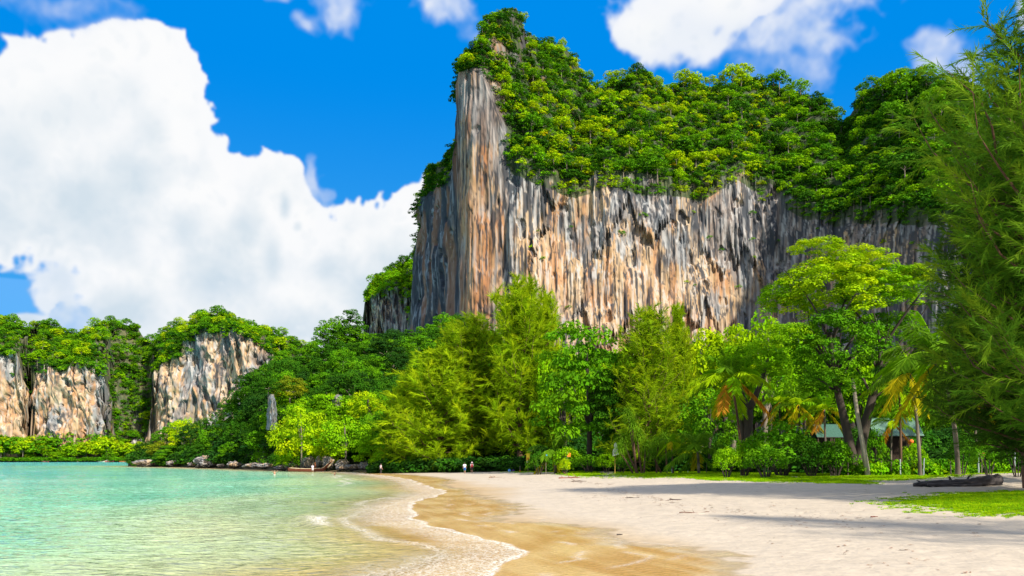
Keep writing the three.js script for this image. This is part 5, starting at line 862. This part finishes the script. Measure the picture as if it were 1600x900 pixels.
// ------------------------------------------------------------------ things on the sand and along the fence
{ // big dead trunk
  const base = onGround(1497, 57.5, 0), g = thing('fallen_log', 'weathered dark grey fallen trunk lying at the edge of the sand', 'log', base.toArray()), b = new Buf(), pts = [];
  for (let k = 0; k <= 24; k++) { const t = k / 24; pts.push(new V3(-2.9 + 5.7 * t, 0.09 + 0.26 * t + 0.05 * Math.sin(t * 9), 0.25 * Math.sin(t * 4))); }
  b.tube(pts, (t) => (0.10 + 0.27 * Math.pow(t, 0.7)) * (1 + 0.12 * n2(t * 16, 3)), 22, (t, s) => { const k = 0.75 + 0.5 * n2(t * 5, s * 16) ; return [k, k, k]; });
  const geo = b.geo(), p = geo.attributes.position; for (let i = 0; i < p.count; i++) { const x = p.getX(i), y = p.getY(i), z = p.getZ(i), a = Math.atan2(y - 0.25, z); p.setY(i, y + 0.05 * n2(x * 0.8, a * 5)); p.setZ(i, z + 0.05 * n2(x * 0.8 + 9, a * 5)); } geo.computeVertexNormals();
  const m = std([0.085, 0.075, 0.077], 0.95, { vertexColors: true }); m.name = 'weathered_wood'; part('trunk', geo, m, g);
  for (const [x, y, z, dx, dy, r] of [[-0.5, 0.35, 0.1, -0.15, 0.28, 0.10], [-2.2, 0.16, 0, -0.5, 0.22, 0.07], [0.6, 0.52, 0, 0.2, 0.2, 0.08], [2.3, 0.62, 0, 0.3, 0.16, 0.13], [-1.4, 0.1, 0.3, -0.9, -0.02, 0.06]]) { const q = new Buf(); q.tube([new V3(x, y - 0.1, z), new V3(x + dx * 0.5, y + dy * 0.6, z), new V3(x + dx, y + dy, z + 0.05)], (t) => r * (1 - 0.5 * t), 8, (t, s) => { const k = 0.7 + 0.5 * n2(t * 5, s * 9); return [k, k, k]; }); part('branch_stub', q.geo(true), m, g); }
  const b2 = new Buf(); const pts2 = []; for (let k = 0; k <= 12; k++) { const t = k / 12; pts2.push(new V3(-2.2 + 3.4 * t, 0.10 + 0.03 * Math.sin(t * 8), 0.48 + 0.15 * t)); } b2.tube(pts2, (t) => 0.11 - 0.04 * t, 10, (t, s) => { const k = 0.8 + 0.5 * n2(t * 6, s * 9); return [k, k, k]; });
  const l2 = tag(part(numbered('driftwood'), b2.geo(true), m, scene), 'thinner dark branch lying against the front of the fallen trunk', 'driftwood'); l2.position.copy(base);
}
{ // fence posts
  const mDark = std([0.10, 0.075, 0.06], 0.9), mBlue = std([0.33, 0.38, 0.42], 0.8); mDark.name = 'weathered_post'; mBlue.name = 'grey_blue_post';
  const shape = (seed, h, rad) => { const b = new Buf(), r = rng(seed); b.tube(Array.from({ length: 8 }, (_, k) => new V3(0.03 * n2(k * 0.4, seed), -0.15 + (h + 0.15) * k / 7, 0.03 * n2(k * 0.4, seed + 5))), (t) => rad * (1.1 - 0.15 * t), 10, (t, s) => { const k = 0.8 + 0.35 * n2(t * 4, s * 7 + seed); return [k, k, k]; }); return b.geo(true); };
  const S = [shape(1, 1.5, 0.055), shape(2, 1.45, 0.05), shape(3, 1.55, 0.06)];
  const where = ['leftmost fence post, half lost in the leafy shrub', 'thin dark fence post left of the foot of the dark stems', 'fence post just right of the foot of the pale leaning trunk', 'dark fence post in front of the left end of the hut', 'fence post in the weeds before the middle of the hut', 'grey fence post at the foot of the slim palm', 'tall pale fence post right of the orange lantern', 'dark fence post left of the fallen trunk', 'pale grey fence post behind the thick end of the fallen trunk', 'grey-blue fence post right of the fallen trunk, nearest the picture edge'];
  [[1298, 84], [1325, 84], [1351, 84], [1377, 83.5], [1393, 83.5], [1407, 83], [1443, 82], [1485.5, 78], [1529, 77], [1584.5, 71]].forEach(([px, d], k) => { const blue = k === 5 || k === 6 || k >= 8, o = tag(part(numbered('fence_post'), S[k % 3], blue ? mBlue : mDark, scene), where[k], 'fence post', 'posts of the fence behind the beach'); o.position.copy(onGround(px, d)); o.rotation.y = k; o.rotation.z = 0.04 * Math.sin(k * 3); o.scale.y = [0.85, 0.9, 1, 0.95, 0.9, 1, 1.1, 0.95, 1, 1.1][k]; });
  [[1075, 107, 'short grey stake between the pandanus and the low palm', mBlue], [1104, 104, 'pale stake at the left edge of the thicket', mDark], [1050, 108, 'thin grey stake behind the grass right of the pandanus', mBlue], [1285, 90, 'thin pole with a pale tip among the shrubs left of the hut', mDark]].forEach(([px, d, label, m], k) => { const o = tag(part(numbered('wooden_stake'), S[k % 3], m, scene), label, 'stake'); o.position.copy(onGround(px, d)); o.scale.set(0.8, k === 3 ? 2.0 : 0.9, 0.8); });
}
function hut(label, px0, px1, d, eaveRow, ridgeRow, roofRgb, tilt) {
  const mid = onGround((px0 + px1) / 2, d, 0), w = (px1 - px0) / F * d, eave = rowY(eaveRow, d) - mid.y, ridgeY = rowY(ridgeRow, d) - mid.y, dep = w * 0.8, g = thing('beach_hut', label, 'hut', mid.toArray(), tilt);
  const roof = std(roofRgb, 0.55); roof.name = 'roof_sheeting'; const dark = std([0.03, 0.02, 0.014], 0.9), plank = std([0.05, 0.03, 0.02], 0.9); dark.name = 'dark_timber'; plank.name = 'wall_plank';
  const slope = Math.atan2(ridgeY - eave, dep * 0.55), L0 = Math.hypot(ridgeY - eave, dep * 0.55), n = 8;
  const frame = part('roof', (() => { const b = new Buf(); for (const s of [-1, 1]) b.tube([new V3(-w / 2, eave, s * dep * 0.55), new V3(w / 2, eave, s * dep * 0.55)], () => 0.07, 6, WHITE); b.tube([new V3(-w * 0.46, ridgeY - 0.05, 0), new V3(w * 0.46, ridgeY - 0.05, 0)], () => 0.07, 6, WHITE); return b.geo(true); })(), dark, g);
  const sheet = (() => { const b = new Buf(), c = 10; for (let i = 0; i <= c; i++) for (let j = 0; j < 2; j++) b.v((i / c - 0.5) * w / n * 1.03, (i % 2 ? 0.03 : 0), (j - 0.5) * L0 * 1.08, WHITE); for (let i = 0; i < c; i++) { const a = i * 2; b.i.push(a, a + 1, a + 2, a + 1, a + 3, a + 2); } return b.geo(); })(); roof.side = THREE.DoubleSide;
  for (const s of [-1, 1]) for (let k = 0; k < n; k++) { const q = part('roof_sheet', sheet, roof, frame); q.position.set((k + 0.5) / n * w - w / 2, (eave + ridgeY) / 2 + 0.06 + 0.005 * (k % 2), s * dep * 0.275); q.rotation.x = s * slope; }
  for (const [x, z] of [[-0.45, 0.5], [-0.15, 0.5], [0.15, 0.5], [0.45, 0.5], [-0.45, -0.5], [0.45, -0.5]]) part('post', new THREE.CylinderGeometry(0.09, 0.11, eave + 0.3, 10), plank, g).position.set(x * w, (eave + 0.3) / 2 - 0.3, z * dep);
  const wall = part('wall', new THREE.BoxGeometry(w * 0.86, eave * 0.95, 0.08), dark, g); wall.position.set(0, eave * 0.5, -dep * 0.2);
  for (let k = 0; k < 12; k++) { const q = part('wall_plank', new THREE.BoxGeometry(w * 0.86 / 12 - 0.03, eave * 0.9, 0.03), plank, wall); q.position.set((k + 0.5) / 12 * w * 0.86 - w * 0.43, 0, 0.056 + 0.004 * (k % 3)); }
  for (const s of [-1, 1]) { const q = part('side_wall', new THREE.BoxGeometry(0.08, eave * 0.95, dep * 0.55), dark, g); q.position.set(s * w * 0.43, eave * 0.5, -dep * 0.2 - dep * 0.28); }
  part('floor', new THREE.BoxGeometry(w * 0.95, 0.12, dep), plank, g).position.set(0, 0.55, 0);
  const rail = part('railing', new THREE.BoxGeometry(w * 0.9, 0.07, 0.06), plank, g); rail.position.set(0, 1.35, dep * 0.48);
  return g;
}
hut('beach hut with a grey-green sheet roof behind the slim palms', 1356, 1430, 95, 682, 655, [0.14, 0.26, 0.19], -0.08);
hut('small hut with a dull green roof half hidden left of the two dark stems', 1266, 1310, 102, 684, 664, [0.07, 0.17, 0.13], 0.15);
shrub('leafy shrub hiding the left corner of the green-roofed hut', 1366, 88, 676, 20, 0, L.mid);
shrub('low shrub under the orange lantern', 1428, 85, 696, 20, 1, L.bright);
palm('young_palm', 'young palm spreading over the roof of the green-roofed hut', G0(1392, 90), ray(1394, 660, 90), 14, 2.6, goldF, { seed: 21, rad: 0.1 });
{ // orange lantern under the eave
  const g = thing('paper_lantern', 'orange paper lantern hanging at the right end of the hut eave', 'lantern', ray(1424, 690, 86).toArray()), m = std([0.85, 0.17, 0.02], 0.7), k = std([0.05, 0.04, 0.03], 0.8), pts = []; for (let i = 0; i <= 20; i++) { const t = i / 20; pts.push(new THREE.Vector2(Math.max(0.06, 0.22 * Math.sin(t * Math.PI) ** 0.6 * (1 + 0.03 * Math.cos(t * 60))), (t - 0.5) * 0.46)); }
  part('shade', new THREE.LatheGeometry(pts, 20), m, g); part('cap', new THREE.CylinderGeometry(0.07, 0.07, 0.04, 12), k, g).position.y = 0.24; part('cord', new THREE.CylinderGeometry(0.01, 0.01, 0.5, 6), k, g).position.y = 0.5;
}
function signOn(label, category, px, d, rowT, rowB, w, rgb, extra, pole = [0.2, 0.14, 0.09]) {
  const base = onGround(px, d, 0), g = thing('signboard', label, category, base.toArray(), 0.1), yT = rowY(rowT, d) - base.y, yB = rowY(rowB, d) - base.y, W = w / F * d;
  const pm = std(pole, 0.9); part('pole', new THREE.CylinderGeometry(0.035, 0.045, yT + 0.2, 8), pm, g).position.y = (yT + 0.2) / 2 - 0.2; const m = std(rgb, 0.7); part('board', new THREE.BoxGeometry(W, yT - yB, 0.03), m, g).position.set(0, (yT + yB) / 2, 0.06);
  if (extra) extra(g, W, yT, yB); return g;
}
signOn('tall yellow signboard with a red spot beside the casuarina trunks', 'sign', 825, 134, 708.5, 723.5, 5.6, [0.80, 0.62, 0.02], (g, W, yT, yB) => { part('red_spot', new THREE.CylinderGeometry(0.13, 0.13, 0.02, 20), std([0.75, 0.04, 0.02], 0.7), g).position.set(0, lerp(yT, yB, 0.56), 0.085); g.children.at(-1).rotation.x = Math.PI / 2; part('pale_strip', new THREE.BoxGeometry(W * 0.8, (yT - yB) * 0.2, 0.02), std([0.72, 0.70, 0.45], 0.7), g).position.set(0, lerp(yT, yB, 0.85), 0.085); });
{ // weathered white board with broken outline on a stake
  const base = onGround(962, 114, 0), g = thing('signboard', 'flaking white signboard on a thin stake left of the pandanus', 'sign', base.toArray(), 0.05), q = (px, py) => ray(px, py, 114).sub(base), sh = new THREE.Shape(); [[957.5, 713], [958, 703], [960, 700], [959.5, 694], [962, 691.5], [964, 695], [964.5, 700], [967, 703], [966.5, 710], [962, 711.5]].forEach(([x, y], k) => { const p = q(x, y); k ? sh.lineTo(p.x, p.y) : sh.moveTo(p.x, p.y); });
  part('board', new THREE.ExtrudeGeometry(sh, { depth: 0.04, bevelEnabled: true, bevelSize: 0.01, bevelThickness: 0.01, bevelSegments: 1 }), std([0.74, 0.76, 0.74], 0.85), g); const t = q(961, 705); part('stake', new THREE.CylinderGeometry(0.035, 0.045, t.y + 0.2, 8), std([0.45, 0.30, 0.06], 0.9), g).position.set(t.x, t.y / 2 - 0.1, -0.06);
}
const flag = (label, px, d, rowT, rowB, w, rgb) => { const base = onGround(px, d, 0), g = thing('flag', label, 'flag', base.toArray(), 0.2), yT = rowY(rowT, d) - base.y, yB = rowY(rowB, d) - base.y, W = w / F * d, b = new Buf(); part('pole', new THREE.CylinderGeometry(0.025, 0.035, yT + 0.3, 8), std([0.25, 0.2, 0.15], 0.9), g).position.y = (yT + 0.3) / 2 - 0.2; for (let i = 0; i <= 10; i++) for (let j = 0; j <= 4; j++) b.v(0.03 + W * i / 10, lerp(yT, yB, j / 4) - 0.06 * i / 10, 0.08 * Math.sin(i * 0.9 + j * 0.3) * i / 10, WHITE); for (let i = 0; i < 10; i++) for (let j = 0; j < 4; j++) { const a = i * 5 + j; b.i.push(a, a + 1, a + 5, a + 1, a + 6, a + 5); } const m = std(rgb, 0.85, { side: THREE.DoubleSide }); part('cloth', b.geo(true), m, g); return g; };
flag('orange flag on a pole above the shrubs left of the almond tree stem', 886, 121, 707, 713.5, 5.5, [0.80, 0.24, 0.02]);
flag('narrow light blue flag between the yellow signboard and the orange flag', 853, 121, 710, 716.5, 2, [0.03, 0.42, 0.70]);
flag('small red flag on a dark post among the weeds behind the fallen trunk', 1534, 76, 706, 715, 4, [0.42, 0.035, 0.03]);
{ // marker post with an orange foot, bag, small items
  const g = thing('marker_post', 'thin pale marker post with an orange foot on the sand left of the grass', 'marker', onGround(812.5, 137).toArray()); part('rod', new THREE.CylinderGeometry(0.02, 0.025, 1.0, 8), std([0.5, 0.42, 0.34], 0.8), g).position.y = 0.5; part('foot', new THREE.LatheGeometry([[0.15, 0], [0.15, 0.03], [0.08, 0.06], [0.045, 0.34], [0, 0.35]].map(([x, y]) => new THREE.Vector2(x, y)), 16), std([0.8, 0.13, 0.02], 0.6), g);
  const sack = (seed) => { const s = new THREE.SphereGeometry(1, 26, 18), p = s.attributes.position; for (let i = 0; i < p.count; i++) { const x = p.getX(i), y = p.getY(i), z = p.getZ(i), o = 1 + 0.16 * n3(x * 1.6 + seed, y * 1.6, z * 1.6); p.setXYZ(i, x * o, Math.max(y, -0.55) * o, z * o); } s.computeVertexNormals(); return s; };
  const bag = (label, px, d, w, h, rgb, seed) => { const o = thing('beach_bag', label, 'bag', onGround(px, d).toArray()); const b = part('bag_body', sack(seed), std(rgb, 0.8), o); b.scale.set(w / 2, h / 1.5, w / 3); b.position.y = h * 0.36; const hd = part('handle', new THREE.TorusGeometry(w * 0.2, 0.02, 8, 18, Math.PI), std(rgb.map((v) => v * 0.6), 0.8), o); hd.position.y = h * 0.92; };
  bag('light blue bag lying on the shaded sand left of the marker post', 796, 141, 0.45, 0.42, [0.12, 0.32, 0.72], 3); bag('dark purple bag next to the light blue one', 802, 141, 0.55, 0.32, [0.06, 0.03, 0.16], 6);
}
function stick(label, px, py, len, rad, turn, rgb, twigs = 2, name = 'driftwood') {
  const p = ground(px, py), g = thing(name, label, 'driftwood', [p.x, p.y + rad * 0.6, p.z], turn), b = new Buf(), r = rng(Math.round(px * 7 + py)), pts = []; for (let k = 0; k <= 10; k++) { const t = k / 10; pts.push(new V3((t - 0.5) * len, 0.05 * len * n2(t * 2, px) * 0.5, 0.12 * len * n2(t * 1.5, py))); }
  const m = std(rgb, 0.9, { vertexColors: true }); b.tube(pts, (t) => rad * (1.1 - 0.6 * t), 8, (t, s) => { const k = 0.8 + 0.4 * n2(t * 8, s * 6); return [k, k, k]; }); part('branch', b.geo(true), m, g);
  for (let k = 0; k < twigs; k++) { const q = pts[2 + k * 3], t = new Buf(), l = len * (0.12 + 0.15 * r()); t.tube([q, q.clone().add(new V3(-l * 0.4, l * 0.45, l * 0.2)), q.clone().add(new V3(-l * (0.5 + r()), l * (0.6 + 0.5 * r()), l * 0.2 * r()))], (u) => rad * 0.5 * (1 - 0.7 * u), 6, WHITE); part('twig', t.geo(true), m, g); }
}
stick('reddish driftwood branch with upright twigs on the sand in front of the left grass', 890, 747, 2.5, 0.09, 0.15, [0.28, 0.10, 0.07], 3);
stick('dark stick lying near the middle of the dry sand', 988, 778, 0.9, 0.03, 0.3, [0.05, 0.035, 0.03], 1);
stick('dark twig right of the middle of the dry sand', 1056, 781, 0.7, 0.03, -0.2, [0.06, 0.04, 0.035], 1);
stick('short brown stick on the sand below the fallen trunk', 1366, 808, 0.30, 0.03, 0.1, [0.20, 0.07, 0.05], 0);
stick('small dark piece of wood near the wet sand', 968, 836, 0.22, 0.03, 0.4, [0.06, 0.05, 0.045], 0);
stick('long thin brown stick along the old tide line', 1085, 801, 1.4, 0.022, 0.12, [0.16, 0.08, 0.05], 2);
stick('flat dark driftwood piece below the reddish branch', 905, 752.5, 1.5, 0.06, -0.1, [0.09, 0.05, 0.035], 1);
stick('brown root left of the reddish branch', 774, 746, 1.6, 0.06, 0.1, [0.22, 0.11, 0.06], 2);
{ // leaf litter and bits of bark along the old tide lines
  const r = rng(611), bit = [1, 2].map((s) => { const q = rng(620 + s), b = new Buf(); for (let k = 0; k < 5; k++) { const a = q() * 6.28; b.leaf((q() - 0.5) * 1.6, 0.12 + 0.2 * q(), (q() - 0.5) * 1.6, 0.5 * (q() - 0.5), 1, 0.5 * (q() - 0.5), Math.cos(a), 0.2 * (q() - 0.5), Math.sin(a), 0.8 + 0.6 * q(), 0.35, [0.7 + 0.6 * q(), 0.7 + 0.5 * q(), 0.7]); } return b.geo(); });
  const lists = [[], []], m = std([0.20, 0.095, 0.045], 0.9, { vertexColors: true, side: THREE.DoubleSide }); m.name = 'leaf_litter';
  const lines = [[780, 745, 1000, 760, 2.2, 260], [860, 750, 960, 757, 1.3, 220], [930, 760, 1060, 785, 3, 260], [880, 770, 1180, 800, 6, 200], [1000, 800, 1420, 815, 14, 170], [1000, 750, 1500, 775, 9, 260], [700, 745, 830, 752, 2, 140], [1100, 840, 1560, 880, 22, 60], [1150, 790, 1560, 830, 20, 120]];
  for (const [x0, y0, x1, y1, sp, n] of lines) for (let k = 0; k < n; k++) { const t = r(), u = (r() + r() + r() - 1.5) * sp, v = n2(t * 9, y0); if (v < -0.25) continue; const p = ground(lerp(x0, x1, t), lerp(y0, y1, t) + u + 2 * v), s = 0.035 + 0.11 * r() * r() * r(); p.y += 0.005; lists[k % 2].push({ p, s: [s * (1 + r()), s, s * (1 + r())], turn: r() * 6.28, tint: r() < 0.3 ? [0.35, 0.35, 0.35] : [1 + r() * 0.5, 0.9, 0.8] }); }
  lists.forEach((g, k) => scatter('leaf_litter', bit[k], m, g, ['brown leaf litter along the old tide lines on the sand', 'scraps of bark and dry leaves scattered over the sand'][k], 'litter'));
}
renderer.render(scene, camera);
